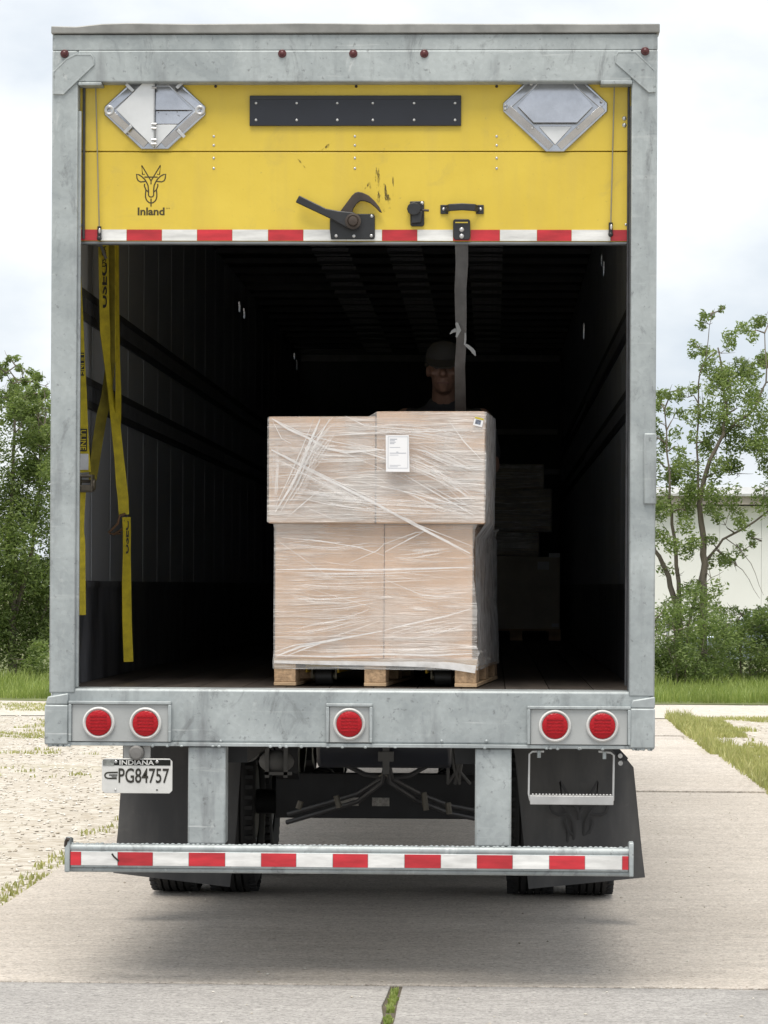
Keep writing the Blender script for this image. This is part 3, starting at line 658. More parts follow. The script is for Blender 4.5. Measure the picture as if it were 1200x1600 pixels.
def placard(cx, cy, h, kind):
    c = D(cx, cy); s = h/367; kb = .26 if kind == 'flip' else .17
    def dia(a, k): return [(c.x+x*a, c.z+z*a) for x, z in ((-1+k*.35,k),(-kb,1-kb),(kb,1-kb),(1-k*.35,k),(1-k*.35,-k),(kb,-1+kb),(-kb,-1+kb),(-1+k*.35,-k))]
    m = MB(); m.prism(dia(s, .08), DY-.012, DY); o = obj('placard_holder', m, ALU, door, .004)
    rl = MB()
    for sx in (-1, 1):
        for sz in (-1, 1):
            a = Vector((c.x+sx*.93*s, 0, c.z+sz*.07*s)); b = Vector((c.x+sx*(kb-.05)*s, 0, c.z+sz*(1.0-kb-.03)*s)); mid = (a+b)/2; mid.y = DY-.018
            d = (b-a).normalized(); nn = Vector((-d.z, 0, d.x)); 
            if nn.dot(Vector((c.x, 0, c.z))-a) > 0: nn = -nn
            inn = [a - nn*(.135*s), b - nn*(.135*s)]
            rl.v += [(a.x, DY-.013, a.z), (b.x, DY-.013, b.z), (inn[1].x, DY-.022, inn[1].z), (inn[0].x, DY-.022, inn[0].z), (a.x, DY-.010, a.z), (b.x, DY-.010, b.z), (inn[1].x, DY-.010, inn[1].z), (inn[0].x, DY-.010, inn[0].z)]
            i = len(rl.v)-8; rl.f += [(i,i+1,i+2,i+3),(i,i+4,i+5,i+1),(i+1,i+5,i+6,i+2),(i+2,i+6,i+7,i+3),(i+3,i+7,i+4,i)]
    obj('side_rail', rl, ALU, o, .0015, fix=True)
    a = s*.73
    if kind == 'flip':
        m = MB(); m.prism([(c.x-a, c.z), (c.x, c.z+a), (c.x, c.z-a)], DY-.040, DY-.0375); obj('flip_plate', m, ALU_WHITE, o, .001)
        m = dished([(c.x+.003, c.z+a*.62), (c.x+a*.38, c.z+a*.62), (c.x+a, c.z), (c.x+.003, c.z)], DY-.0158, .030, 0, s); obj('flip_plate', m, ALU, o, .001)
        m = dished([(c.x+.003, c.z-.002), (c.x+a, c.z-.002), (c.x+a*.62, c.z-a*.36), (c.x+.003, c.z-a*.36)], DY-.0175, .018, 0, s); obj('flip_plate', m, ALU, o, .001)
        m = MB(); m.prism([(c.x+.003, c.z-a*.375), (c.x+a*.60, c.z-a*.375), (c.x+.003, c.z-a)], DY-.021, DY-.018); obj('flip_plate', m, ALU_WHITE, o, .001)
        m = MB()
        for dz in (.55, .42, -.28, -.36, -.58, -.66): m.cyl((c.x-.010, DY-.043, c.z+s*dz), (c.x+.010, DY-.043, c.z+s*dz), .0055, 8)
        m.cyl((c.x, DY-.041, c.z-s*.72), (c.x, DY-.041, c.z+s*.72), .0028, 6); obj('hinge', m, STEEL, o)
        m = MB()
        for sx, sz in ((-.47,.42),(-.50,-.38),(.50,.48),(.52,-.46)):
            p = Vector((c.x+sx*s, DY-.043, c.z+sz*s)); d = Vector((-math.copysign(1, sx), 0, -math.copysign(1, sz)))*.012; m.ribbon([p-d*1.3, p+d*1.3], .014, .006, Vector((d.z, 0, -d.x)))
        obj('clip', m, STEEL, o, .001)
        for sx in (-.87, .87):
            m = MB(); m.lathe([(DY-.013, .008), (DY-.024, .010), (DY-.026, .016), (DY-.024, .021), (DY-.013, .022)], (c.x+sx*s, 0, c.z), 'Y', 20); obj('ring', m, STEEL, o, fix=True)
        m = MB()
        for k in range(9): m.box(c.x+.012+.015*k, c.x+.02+.015*k, DY-.0205, DY-.0195, c.z-.003, c.z-.001+.003*(k > 5))
        for k in range(14): m.ball((c.x+R.uniform(.01, .11), DY-.0195 if k % 2 else DY-.0188, c.z+R.uniform(-.06, .02)), (.0025, .001, .0018), 6, 4)
        obj('rust_spot', m, RUSTY, o)
    else:
        m = dished([(c.x-a*.42, c.z+a*.60), (c.x+a*.42, c.z+a*.60), (c.x+a*.97, c.z+.02*a), (c.x+a*.55, c.z-a*.42), (c.x-a*.55, c.z-a*.42), (c.x-a*.97, c.z+.02*a)], DY-.0150, .034, 0, s); obj('slide_plate', m, ALU, o, .002)
        m = MB(); m.prism([(c.x-a*.42, c.z-a*.50), (c.x+a*.42, c.z-a*.50), (c.x, c.z-a*.97)], DY-.021, DY-.017); obj('slide_plate', m, ALU_WHITE, o, .002)
        m = MB()
        for sx, sz in ((-.93,.03),(-.93,-.04),(.86,.10),(-.45,.42),(-.42,-.40),(.42,-.40)): m.ball((c.x+sx*s, DY-.022, c.z+sz*s), (.006, .003, .006), 8, 5)
        m.ribbon([(c.x+.50*s, DY-.03, c.z+.72*s), (c.x+.46*s, DY-.03, c.z+.62*s)], .02, .006, Vector((1,0,0)))
        obj('bolt', m, STEEL, o)
placard(242.5, 173.5, 82, 'flip'); placard(867.5, 168, 84, 'slide')
# printed animal head and name
lm = lambda x, y: (D(200+x/15, 250+y/15).x, D(200+x/15, 250+y/15).z)
m = logo(lm, .0027, DY-.0003, .2); obj('emblem', m, BROWN_INK, dp)
a, b = lm(226, 1298), lm(858, 1112); text('lettering', 'Inland', BROWN_INK, dp, a[0], b[0], a[1], b[1], DY-.0008, .032)
a, b = lm(892, 1146), lm(978, 1120); text('lettering', 'SM', BROWN_INK, dp, a[0], b[0], a[1], b[1], DY-.0008)
# latch
ld = lambda x, y: (D(440+x/3.333, 270+y/3.333).x, D(440+x/3.333, 270+y/3.333).z)
m = MB(); m.prism([ld(*q) for q in ((252,215),(478,215),(486,224),(486,340),(478,347),(258,347),(252,300))], DY-.012, DY); la = obj('door_latch', m, BLACK, door, .003)
m = MB(); m.prism([ld(*q) for q in ((305,207),(368,122),(385,107),(402,103),(422,107),(455,122),(485,150),(510,182),(525,212),(512,208),(490,185),(462,162),(435,152),(412,150),(392,165),(375,190),(368,218))], DY-.030, DY-.013); obj('hook', m, RUSTY, la, .003, fix=True)
m = MB(); m.prism([ld(*q) for q in ((76,160),(95,124),(235,193),(300,205),(375,212),(405,230),(418,262),(405,290),(375,303),(345,294),(250,242))], DY-.048, DY-.031); hn = obj('latch_handle', m, BLACK, la, .004, fix=True)
c = ld(375, 260); m = MB(); m.lathe([(DY-.049, .001), (DY-.049, .034), (DY-.056, .034), (DY-.058, .026), (DY-.056, .022), (DY-.064, .018), (DY-.066, .008), (DY-.066, .001)], (c[0], 0, c[1]), 'Y', 24); obj('pivot', m, RUSTY, la, fix=True)
for x, y in ((470,228),(285,330),(377,331),(468,330)): c = ld(x, y); m = MB(); m.ball((c[0], DY-.012, c[1]), (.0075, .005, .0075), 10, 6); obj('rivet', m, STEEL, la)
m = MB(); m.prism([ld(*q) for q in ((668,150),(742,148),(743,272),(733,280),(678,280),(671,272))], DY-.010, DY); l2 = obj('door_lock', m, BLACK, door, .003)
m = MB(); m.prism([ld(690+36*math.cos(k*.524), 192+34*math.sin(k*.524)) for k in range(12)], DY-.034, DY-.011); m.prism([ld(*q) for q in ((683,205),(735,205),(728,262),(676,268))], DY-.026, DY-.0105); obj('lock_body', m, BLACK, l2, .003)
a = ld(735, 198); b = ld(768, 200); m = MB(); m.tube([(a[0], DY-.022, a[1]), (b[0], DY-.022, b[1])], .005, 8); obj('lock_pin', m, RUSTY, l2)
c = ld(732, 160); m = MB(); m.ball((c[0], DY-.010, c[1]), (.008, .005, .008), 10, 6); obj('rivet', m, STEEL, l2)
m = MB(); m.prism([ld(*q) for q in ((827,168),(868,168),(868,215),(827,215))], DY-.008, DY); m.prism([ld(*q) for q in ((1012,168),(1053,168),(1053,215),(1012,215))], DY-.008, DY)
gh = obj('grab_handle', m, BLACK, door, .002)
m = MB(); a = [ld(858, 190), ld(875, 187), ld(940, 184), ld(1005, 187), ld(1022, 190)]; m.ribbon([(a[0][0], DY-.008, a[0][1]), (a[1][0], DY-.038, a[1][1]), (a[2][0], DY-.045, a[2][1]), (a[3][0], DY-.038, a[3][1]), (a[4][0], DY-.008, a[4][1])], .030, .012, Vector((0,0,1))); obj('grip', m, BLACK, gh, .003)
for x in (844, 1036): c = ld(x, 190); m = MB(); m.ball((c[0], DY-.008, c[1]), (.007, .005, .007), 10, 6); obj('rivet', m, STEEL, gh)
m = MB(); m.prism([ld(*q) for q in ((893,252),(901,243),(974,243),(982,252),(983,335),(975,350),(902,350),(894,335))], DY-.014, DY); sb = obj('strap_bracket', m, BLACK, door, .003)
m = MB(); m.prism([ld(*q) for q in ((905,258),(970,258),(970,264),(905,264))], DY-.0155, DY-.0125); obj('slot', m, YELLOW, sb)
for y in (298, 332): c = ld(938, y); m = MB(); m.ball((c[0], DY-.014, c[1]), (.011, .007, .011), 12, 6); obj('bolt', m, STEEL, sb)
# pull strap of the door, hanging back over the wrapped load
top = P(721, 372, DY-.006); pts = [top+Vector((0,0,.03)), top]
for f in (.15, .3, .45, .6, .75, .9): pts.append(P(721-2*f+1.2*math.sin(f*14), 372+268*f, DY-.006+.62*f))
pts += [P(719.5, 643, .76)]
e = pts[-1]; pts += [Vector((e.x, e.y+.03, 2.492)), Vector((e.x, e.y+.12, 2.488))]
m = MB(); m.ribbon(pts, [.056,.056,.054,.052,.05,.044,.046,.048,.05,.05,.05], .004, [Vector((1,.0,0)), Vector((1,0,0))]+[Vector((1, .25*math.sin(i*1.7), 0)) for i in range(9)]); ps = obj('pull_strap', m, GREY_WEB, door)
m = MB(); yy = .38
m.ribbon([P(717,518,yy), P(711,516,yy-.01), P(707,518,yy-.012), P(703,522,yy-.01)], [.012,.018,.012,.003], .003, Vector((0,.4,1)))
m.ribbon([P(714,497,yy), P(714,506,yy-.006), P(717,516,yy-.006), P(713,527,yy-.006)], [.004,.014,.02,.006], .003, Vector((1,.2,0)))
m.ribbon([P(725,537,yy-.006), P(731,541,yy-.014), P(737,546,yy-.016), P(740,550,yy-.014), P(743,556,yy-.012)], [.006,.014,.015,.017,.003], .003, Vector((.6,.2,1)))
m.ribbon([P(727,520,yy-.006), P(727,530,yy-.008), P(726,539,yy-.006)], [.006,.009,.006], .003, Vector((1,0,0)))
obj('frayed_end', m, FRAY, ps)
# lift cables with end shackles
for a, b in ((D(150, 128), D(156, 360)), (D(960, 126), D(954, 354))):
    m = MB(); m.tube([(a.x, DY-.014, a.z), (b.x, DY-.016, b.z)], .0028, 6); cb = obj('lift_cable', m, simple('cable grey', (.30, .28, .22), .5, .5), door)
    m = MB(); m.tube([(b.x, DY-.016, b.z+.015), (b.x, DY-.016, b.z-.035)], .009, 8); m.ball((b.x, DY-.018, b.z-.036), .011, 8, 6); obj('shackle', m, BLACK, cb)
    m = MB(); m.ball((b.x+.002, DY-.026, b.z-.005), (.005, .004, .012), 8, 6); obj('pin', m, STEEL, cb)
# black scuffs on the paint
scf = MB(); r2 = random.Random(5)
def scuff(x, y, w, h, lean=0, y0=DY-.0008):
    n = 7; L_, R_ = [], []
    for i in range(n):
        f = i/(n-1); ww = w*(.25+.75*math.sin(math.pi*min(1, .1+.85*f)))*r2.uniform(.6, 1.1)
        cx = x+lean*(f-.5)*h; L_.append((cx-ww/2, y+h*(f-.5))); R_.append((cx+ww/2, y+h*(f-.5)))
    scf.prism([(D(a, b).x, D(a, b).z) for a, b in L_+R_[::-1]], y0, DY+.001)
for i, q in enumerate(((591,281,9,44,.05),(581,300,7,24,.1),(602,300,8,26,.15),(594,312,12,22,0),(576,288,4,15,-.8),(609,316,6,24,.2),(614,287,3,40,0),(598,322,5,18,.3),(512,228,7,9,-1.1),(506,232,2.5,9,-1.3),(471,255,2.4,15,.8))): scuff(*q, y0=DY-.0008-.00005*i)
def make_scuff():
    mm, t, b, o, co = material('rubbed black scuff'); t.nodes.remove(b); d = N(t, 'ShaderNodeBsdfPrincipled'); d.inputs['Base Color'].default_value = (.06, .045, .015, 1); d.inputs['Roughness'].default_value = .6
    f = nz(t, co, 34, 5, .75, (1.6, 1, .45)); tr = N(t, 'ShaderNodeBsdfTransparent'); ms = N(t, 'ShaderNodeMixShader')
    t.links.new(ramp(t, f, [(.50, 0), (.62, .8)]), ms.inputs[0]); t.links.new(tr.outputs[0], ms.inputs[1]); t.links.new(d.outputs[0], ms.inputs[2]); t.links.new(ms.outputs[0], o.inputs[0]); return mm
tag(obj('scuff_mark', scf, make_scuff(), dp, smooth=False), kind='stuff')

# box: walls, roof, floor, front wall
WX = 1.255
def hole_panel(x0, x1, y0, y1, z0, z1, holes):
    """upright liner panel along Y, with real round holes through it"""
    bm = bmesh.new(); lo = []
    def loop(pts):
        vs = [bm.verts.new((x0, y, z)) for y, z in pts]; es = [bm.edges.new((vs[i], vs[(i+1) % len(vs)])) for i in range(len(vs))]; return es
    es = loop([(y0,z0),(y1,z0),(y1,z1),(y0,z1)])
    for (cy, cz, ry, rz) in holes: es += loop([(cy+ry*math.cos(k*.5236), cz+rz*math.sin(k*.5236)) for k in range(12)])
    bmesh.ops.triangle_fill(bm, edges=es, use_beauty=True, use_dissolve=False)
    r = bmesh.ops.extrude_face_region(bm, geom=bm.faces[:]); bmesh.ops.translate(bm, verts=[g for g in r['geom'] if isinstance(g, bmesh.types.BMVert)], vec=(x1-x0, 0, 0))
    bmesh.ops.recalc_face_normals(bm, faces=bm.faces)
    m = MB(); bm.verts.index_update(); m.v = [tuple(v.co) for v in bm.verts]; m.f = [tuple(v.index for v in f.verts) for f in bm.faces]; bm.free(); return m
ZK = 1.735; ZC = 3.955
HOL = {-1: [(9.2, 3.755, .10, .040), (9.62, 3.745, .10, .040), (15.55, 3.80, .14, .05), (15.30, 3.86, .08, .03)], 1: [(5.05, 3.60, .10, .045), (5.42, 3.69, .07, .035), (8.95, 3.56, .13, .060)]}
for sx in (-1, 1):
    hs = HOL[sx]
    m = hole_panel(sx*1.286, sx*1.294, .15, LEN+.031, 1.05, 4.05, hs); wall = obj('side_wall', m, SKIN_OUT, T, smooth=False)
    m = MB(); m.box(sx*1.272, sx*1.285, .15, LEN, 1.05, 1.30); m.box(sx*1.272, sx*1.285, .15, LEN, 3.98, 4.05); obj('side_rail', m, DARK_STEEL, wall)
    y = .17; k = 0
    seam = [.17, .46] + [.46+.684*i for i in range(1, 23)] + [LEN-.02]
    for a, b in zip(seam[:-1], seam[1:]):
        hh = [h for h in hs if a < h[0] < b]
        hh = [(min(max(h[0], a+h[2]+.02), b-h[2]-.02), *h[1:]) for h in hh]
        m = hole_panel(sx*WX, sx*(WX+.012), a+.011, b-.011, ZK-.01, ZC, hh) if hh else MB().box(sx*WX, sx*(WX+.012), a+.011, b-.011, ZK-.01, ZC)
        obj('wall_panel', m, LINER, wall, smooth=False)
    m = MB()
    for b in seam[1:-1]: m.box(sx*(WX+.008), sx*(WX+.028), b-.03, b+.03, ZK, ZC)
    obj('seam_backing', m, BLACK, wall, smooth=False)
    m = MB(); m.xprism([(.16, ZS-.03), (LEN, ZS-.03), (LEN, ZK), (.16, ZK)], sx*(WX-.012), sx*(WX+.008)); m.box(sx*(WX-.020), sx*(WX+.004), .16, LEN, ZK-.03, ZK-.004); obj('kick_plate', m, KICK, wall, fix=True)
    for zt, zb in ((3.055, 2.915), (2.665, 2.525)):
        m = MB(); x0 = sx*(WX-.014); x1 = sx*(WX+.006)
        for lo_, hi_ in ((zb, zb+.036), (zt-.036, zt)): m.box(x0, x1, .17, LEN-.03, lo_, hi_)
        tr_ = obj('cargo_track', m, DARK_STEEL, wall, .003)
        m = MB()
        for k in range(150): m.box(x0, sx*(WX-.0062), .20+k*.052, .222+k*.052, zb+.037, zt-.037)
        tag(obj('track_rung', m, DARK_STEEL, tr_, smooth=False), kind='stuff')
for k in range(13):
    x0 = -WX+.02+k*(2*WX-.04)/13; m = MB(); m.box(x0+.002, x0+(2*WX-.04)/13-.002, .20, LEN-.03, ZS-.05, ZS-.003); obj('floor_board', m, FLOOR, T)
m = MB(); m.box(-1.28, 1.285, .21, LEN, 1.07, ZS-.055); obj('floor_frame', m, simple('pale bounce underfloor', (.38, .36, .33), .8), T)  # unseen underside coloured pale to bounce light into the shade below
m = MB(); m.box(-1.283, 1.283, LEN-.019, LEN+.011, 1.06, 4.04); fw = obj('front_wall', m, ROOFIN, T)
m = MB(); m.box(-1.285, 1.285, LEN+.012, LEN+.03, 1.05, 4.05); obj('nose_skin', m, SKIN_OUT, fw)
m = MB(); m.box(-WX+.02, WX-.02, LEN-.06, LEN-.021, ZC-.09, ZC-.03); obj('top_rail', m, SLAT, fw)
m = MB(); m.box(.60, 1.22, LEN-.07, LEN-.022, 3.17, 3.22); m.box(1.08, 1.24, LEN-.07, LEN-.022, 2.79, 2.84); obj('cross_rail', m, SLAT, fw)
m = MB(); m.box(-1.294, 1.296, .135, LEN+.03, 4.05, 4.066); rf = obj('roof', m, SKIN_OUT, T)
m = MB(); m.box(-WX-.012, WX+.012, .20, LEN, ZC+.006, ZC+.016); obj('roof_lining', m, ROOFIN, rf)
sm = None
for c0, c1 in ((-.60, -.36), (-.10, .13), (.435, .665)):
    for k in range(33):
        if sm is None:
            m = MB(); m.box(-.5, .5, -.022, .022, -.016, .008); sm = obj('roof_slat', m, SLAT, rf, loc=((c0+c1)/2, 6.6+k*.285, ZC-.006), smooth=False); sm.scale.x = c1-c0
        else:
            q_ = sm.copy(); COL.objects.link(q_); q_.location = ((c0+c1)/2, 6.6+k*.285, ZC-.006); q_.scale.x = c1-c0
m = MB()
for k in range(26): m.box(-WX+.01, WX-.01, .5+k*.61, .54+k*.61, ZC-.03, ZC+.005)
tag(obj('roof_bow', m, ROOFIN, rf, smooth=False), kind='stuff')

# running gear
m = MB()
for sx in (-1, 1): m.box(sx*.50-.05, sx*.50+.05, .24, 14.5, .95, 1.069)
m.box(-.6, .6, 2.2, 2.3, .93, 1.065); m.box(-.6, .6, 6.6, 6.7, .93, 1.065)
for k in range(24): m.box(-1.25, 1.25, .6+k*.6, .64+k*.6, 1.0, 1.069)
obj('slider_rail', m, CHASSIS, T)
def wheel(x, y, side):
    c = (x, y, .505); W = .265
    prof = [(-W/2+.02, .29), (-W/2, .34), (-W/2, .43), (-W/2+.025, .485), (-W/2+.05, .505)]
    for gx in (-.06, -.02, .02, .06): prof += [(gx-.006, .506), (gx-.005, .492), (gx+.005, .492), (gx+.006, .506)]
    prof += [(W/2-.05, .505), (W/2-.025, .485), (W/2, .43), (W/2, .34), (W/2-.02, .29)]
    m = MB(); m.lathe(prof, (0, 0, 0), 'X', 56); w_ = obj('tyre', m, RUBBER, T, loc=c, fix=True)
    m = MB(); m.lathe([(-W/2+.03, .286), (-W/2+.06, .20), (-.04, .16), (-.04, .04), (.0, .04), (.0, .17), (W/2-.05, .22), (W/2-.03, .288)], (0, 0, 0), 'X', 40); obj('rim', m, simple('wheel steel', (.35, .35, .36), .5, .4), w_, loc=c, fix=True)
    m = MB()
    for k in range(56):
        a = 2*math.pi*k/56
        for s in (-1, 1): m.box(s*W/2-s*.055, s*W/2-s*.004, -.010, .010, .478, .502, Matrix.Rotation(a, 4, 'X'))
    tag(obj('tread_block', m, RUBBER, w_, loc=c, smooth=False), kind='stuff')
    return w_
w0 = None
for y in (4.1, 5.35):
    for x in (-1.155, -.825, .825, 1.155):
        if w0 is None: w0 = wheel(x, y, 1)
        else:
            c = copy_tree(w0, T); c.location = (x, y, .505)
for y in (4.1, 5.35):
    m = MB(); m.tube([(-1.02, y, .505), (1.02, y, .505)], .068, 16); m.ball((0, y, .505), (.10, .08, .08)); ax = obj('axle', m, CHASSIS, T)
    for sx in (-1, 1):
        m = MB(); m.cyl((sx*.36, y+.30, .60), (sx*.36, y+.14, .60), .07, 18); m.cyl((sx*.36, y+.42, .60), (sx*.36, y+.30, .60), .08, 18); obj('brake_chamber', m, CHASSIS, ax)
        m = MB(); m.ribbon([(sx*.50, y-.55, .93), (sx*.50, y-.3, .72), (sx*.50, y, .60), (sx*.50, y+.3, .72), (sx*.50, y+.55, .93)], .09, .05, Vector((1,0,0))); obj('leaf_spring', m, CHASSIS, ax)
        m = MB(); m.xprism([(y-.62,.95),(y-.45,.95),(y-.48,.66),(y-.60,.70)], sx*.50-.06, sx*.50+.06); obj('spring_hanger', m, CHASSIS, ax, fix=True)
        m = MB(); m.lathe([(-.09, .04), (-.09, .205), (.09, .205), (.09, .04)], (sx*.80, y, .505), 'X', 28); obj('brake_drum', m, CHASSIS, ax, fix=True)
m = MB(); m.cyl((-.30, 2.9, .90), (.40, 2.9, .90), .13, 24); obj('air_tank', m, simple('tank navy', (.014, .017, .026), .4), T, .02)
m = MB(); m.box(-.58, .62, 3.75, 3.82, .44, .688); obj('cross_plate', m, CHASSIS, T, .006)
for a, b in ((527,560),(581,608)):
    m = MB(); m.box(P(a,1248,3.7).x, P(b,1248,3.7).x, 3.742, 3.748, P(0,1255,3.74).z, P(0,1242,3.74).z)
    obj('data_label', m, simple('aged label', (.34, .33, .31), .6, 0, .5, 60), T, smooth=False)
m = MB()
for i, pth in enumerate(([(603,1185,3.0),(600,1214,3.2),(560,1240,3.4),(510,1255,3.5),(450,1272,3.6)], [(603,1185,3.05),(598,1222,3.2),(560,1252,3.4),(500,1270,3.5),(448,1285,3.6)], [(606,1185,3.0),(612,1216,3.2),(660,1242,3.4),(700,1258,3.5),(742,1266,3.6)], [(606,1185,3.05),(608,1222,3.2),(650,1250,3.4),(700,1270,3.5),(742,1279,3.6)], [(540,1195,3.2),(570,1210,3.2),(600,1214,3.2)], [(670,1195,3.2),(640,1212,3.2),(608,1216,3.2)])):
    m.tube([P(a, b, y) for a, b, y in pth], .013, 8)
obj('air_hose', m, HOSE, T)
m = MB(); 
for (a, b, c_, d) in ((470,1252,466,1264),(525,1243,530,1262),(662,1238,666,1266),(700,1254,702,1272)): m.tube([P(a, b, 3.38), P(c_, d, 3.38)], .016, 6)
m.tube([P(592,1213,3.15), P(599,1209,3.14), P(606,1213,3.15)], .005, 6); tag(obj('hose_clamp', m, simple('clamp steel', (.14, .13, .11), .5, .5), T), kind='stuff')
m = MB()
m.box(P(598,1200,2.7).x, P(608,1200,2.7).x, 2.68, 2.72, P(0,1205,2.7).z, 1.04); m.box(P(591,1180,2.7).x, P(615,1180,2.7).x, 2.67, 2.73, P(0,1185,2.7).z, P(0,1170,2.7).z)
m.box(P(414,1190,2.4).x, P(420,1190,2.4).x, 2.4, 2.44, P(0,1212,2.4).z, 1.04); m.box(P(443,1190,2.4).x, P(449,1190,2.4).x, 2.4, 2.44, P(0,1212,2.4).z, 1.04); m.box(P(414,1205,2.4).x, P(456,1205,2.4).x, 2.4, 2.42, P(0,1208,2.4).z, P(0,1203,2.4).z); m.ball(P(432,1190,2.45), (.09, .05, .06))
for k in range(6): a = P(700+k*5, 1168, 3.3); m.tube([a, a+Vector((.02*math.sin(k), .05, -.12)), a+Vector((.05*math.sin(k*2), .1, -.2))], .009, 6)
tag(obj('valve_bracket', m, simple('dusty bracket', (.10, .10, .10), .7), T), kind='stuff')
m = MB(); m.lathe([(-.03,.02),(-.03,.06),(.03,.06),(.03,.02)], P(388,1172,2.6), 'Y', 20); obj('bracket_ring', m, simple('dusty bracket', (.1, .1, .1)), T, fix=True)
for sx in (-1, 1):
    m = MB(); m.box(sx*.75-.06, sx*.75+.06, 12.9, 13.02, .05, 1.06); m.box(sx*.75-.15, sx*.75+.15, 12.82, 13.10, .001, .05); obj('landing_leg', m, CHASSIS, T, .006)

# ------------------------------------------------------------------ the wrapped pallet load just inside the doorway
LA = rad(-4.4); U = Vector((math.cos(LA), math.sin(LA), 0)); V = Vector((-math.sin(LA), math.cos(LA), 0))
LO = P(745, 1074.5, .28) - U*.89; LO.z = ZS
def lp_(px, py, y):
    """local (x, z) on the load's upright plane at local depth y"""
    def loc(p): d = p-LO; return d.dot(U), d.dot(V), p.z
    a, b = loc(P(px, py, 0)), loc(P(px, py, 4)); f = (y-a[1])/(b[1]-a[1])
    return a[0]+(b[0]-a[0])*f, a[2]+(b[2]-a[2])*f - ZS
pal = thing('pallet', 'wooden block pallet standing at the edge of the trailer floor under the wrapped cartons', 'pallet', LO, rz=LA)
def lobj(name, m, mat, parent, **k): return obj(name, m, mat, parent, loc=BASE[parent.name], **k)
PD = 1.19; HZ = lp_(600, 1030, 0)[1]
dt = .024
proto_ = None
for k in range(8):
    y = k*(PD-.10)/7; m = MB(); m.box(0, .89, y, y+.10 if k in (0, 7) else y+.088, HZ-dt, HZ); lobj('deck_board', m, WOOD, pal, bevel=.002)
for x in (0, .397, .793):
    m = MB(); m.box(x+.001, x+.096, .001, PD-.001, HZ-dt-.019, HZ-dt-.001); lobj('stringer_board', m, WOOD, pal, bevel=.002)
    m = MB(); m.box(x, x+.097, 0, PD, .001, .017); lobj('base_board', m, WOOD, pal, bevel=.002)
    for y in (0.002, .52, PD-.142):
        m = MB(); m.box(x+.001, x+.095, y, y+.14, .0175, HZ-dt-.0195); lobj('block', m, CHIP, pal, bevel=.003)
def carton(label, x0, x1, y0, y1, z0, z1, par=(0, 0), mat=KRAFT, group='cartons wrapped on the pallet', sag=0, loc=LO, rz=LA, rot=0):
    t = thing('carton', label, 'box', loc, group, rz)
    M = Matrix.Translation(((x0+x1)/2, (y0+y1)/2, 0)) @ Matrix.Rotation(rot, 4, 'Z') @ Matrix.Translation((-(x0+x1)/2, -(y0+y1)/2, 0))
    m = MB(); m.box(x0, x1, y0, y1, z0, z1-.004, M); lobj('box_body', m, mat, t, bevel=.0025)
    for a, b in ((y0+.001, (y0+y1)/2-.001), ((y0+y1)/2+.001, y1-.001)):
        m = MB(); m.box(x0+.001, x1-.001, a, b, z1-.0038, z1, M); lobj('flap', m, mat, t, bevel=.001)
    m = MB(); m.box(x0+.002, x1-.002, (y0+y1)/2-.03, (y0+y1)/2+.03, z1+.0003, z1+.0008, M); lobj('packing_tape', m, simple('packing tape', (.40, .27, .15), .25), t)
    return t
ly0, ly1 = .010, 1.15; zl = lp_(600, 818.5, 0)[1]; xs = lp_(600, 900, ly0)[0]; xl = lp_(430, 900, ly0)[0]; xr = lp_(738, 900, ly0)[0]
carton('left front kraft carton of the lower tier on the pallet', xl, xs-.001, ly0, .575, HZ+.001, zl)
carton('right front kraft carton of the lower tier on the pallet', xs+.001, xr, ly0+.006, .575, HZ+.001, zl-.002)
carton('left rear kraft carton of the lower tier on the pallet', xl, xs-.001, .58, ly1, HZ+.001, zl)
carton('right rear kraft carton of the lower tier on the pallet', xs+.001, xr+.004, .58, ly1, HZ+.001, zl-.002)
uy0, uy1 = -.022, 1.10; ux0 = lp_(420, 730, uy0)[0]; uxm = lp_(588, 700, uy0)[0]; ux1 = lp_(757, 730, uy0)[0]; zt0 = lp_(500, 651, uy0)[1]; zt1 = lp_(670, 643, uy0)[1]
UR = rad(1.2)
carton('left front kraft carton of the upper tier under white film', ux0, uxm-.005, uy0, .535, zl+.001, zt0, rot=0)
uc = carton('taller right front kraft carton of the upper tier with a white corner tag', uxm+.001, ux1, uy0-.004, .535, zl+.001, zt1, rot=0)
carton('left rear kraft carton of the upper tier behind the front row', ux0, uxm-.001, .54, uy1, zl+.001, zt0)
carton('right rear kraft carton of the upper tier behind the tagged one', uxm-.02, ux1-.064, .54, uy1, zl+.001, zt1)
# stretch film: rings of a sleeve that follows the tiers and bridges the step on the side
sw = thing('stretch_wrap', 'clear stretch film wound tightly round the pallet of kraft cartons', 'plastic wrap', LO, rz=LA)
m = MB(); lev = [(HZ-.045, -.004, .895, -.004, PD+.004), (HZ-.012, -.005, .896, -.005, PD+.004), (HZ+.006, -.003, .886, -.002, PD), (HZ+.03, xl-.004, xr+.028, ly0-.006, ly1+.02), (HZ+.06, xl-.005, xr+.012, ly0-.006, ly1+.008)]
for k in range(1, 13): f = k/13; lev.append((HZ+.06+(zl-.10-HZ)*f, xl-.005, xr+.010+.004*math.sin(f*7), ly0-.006-.003*math.sin(f*5), ly1+.006))
lev += [(zl-.02, xl-.005, xr+.016, ly0-.007, ly1+.006), (zl-.002, xl-.007, xr+.03, ly0-.014, ly1), (zl+.006, ux0-.005, ux1+.002, uy0-.011, uy1+.006)]
for k in range(1, 11): f = k/11; lev.append((zl+.006+(zt0-.012-zl)*f, ux0-.005, ux1+.006, uy0-.010, uy1+.006))
lev += [(zt0-.002, ux0-.004, ux1+.005, uy0-.009, uy1+.005), (zt0+.003, ux0+.03, ux1-.03, uy0+.03, uy1-.03)]
nf, ns = 26, 26; nr = 2*nf+2*ns
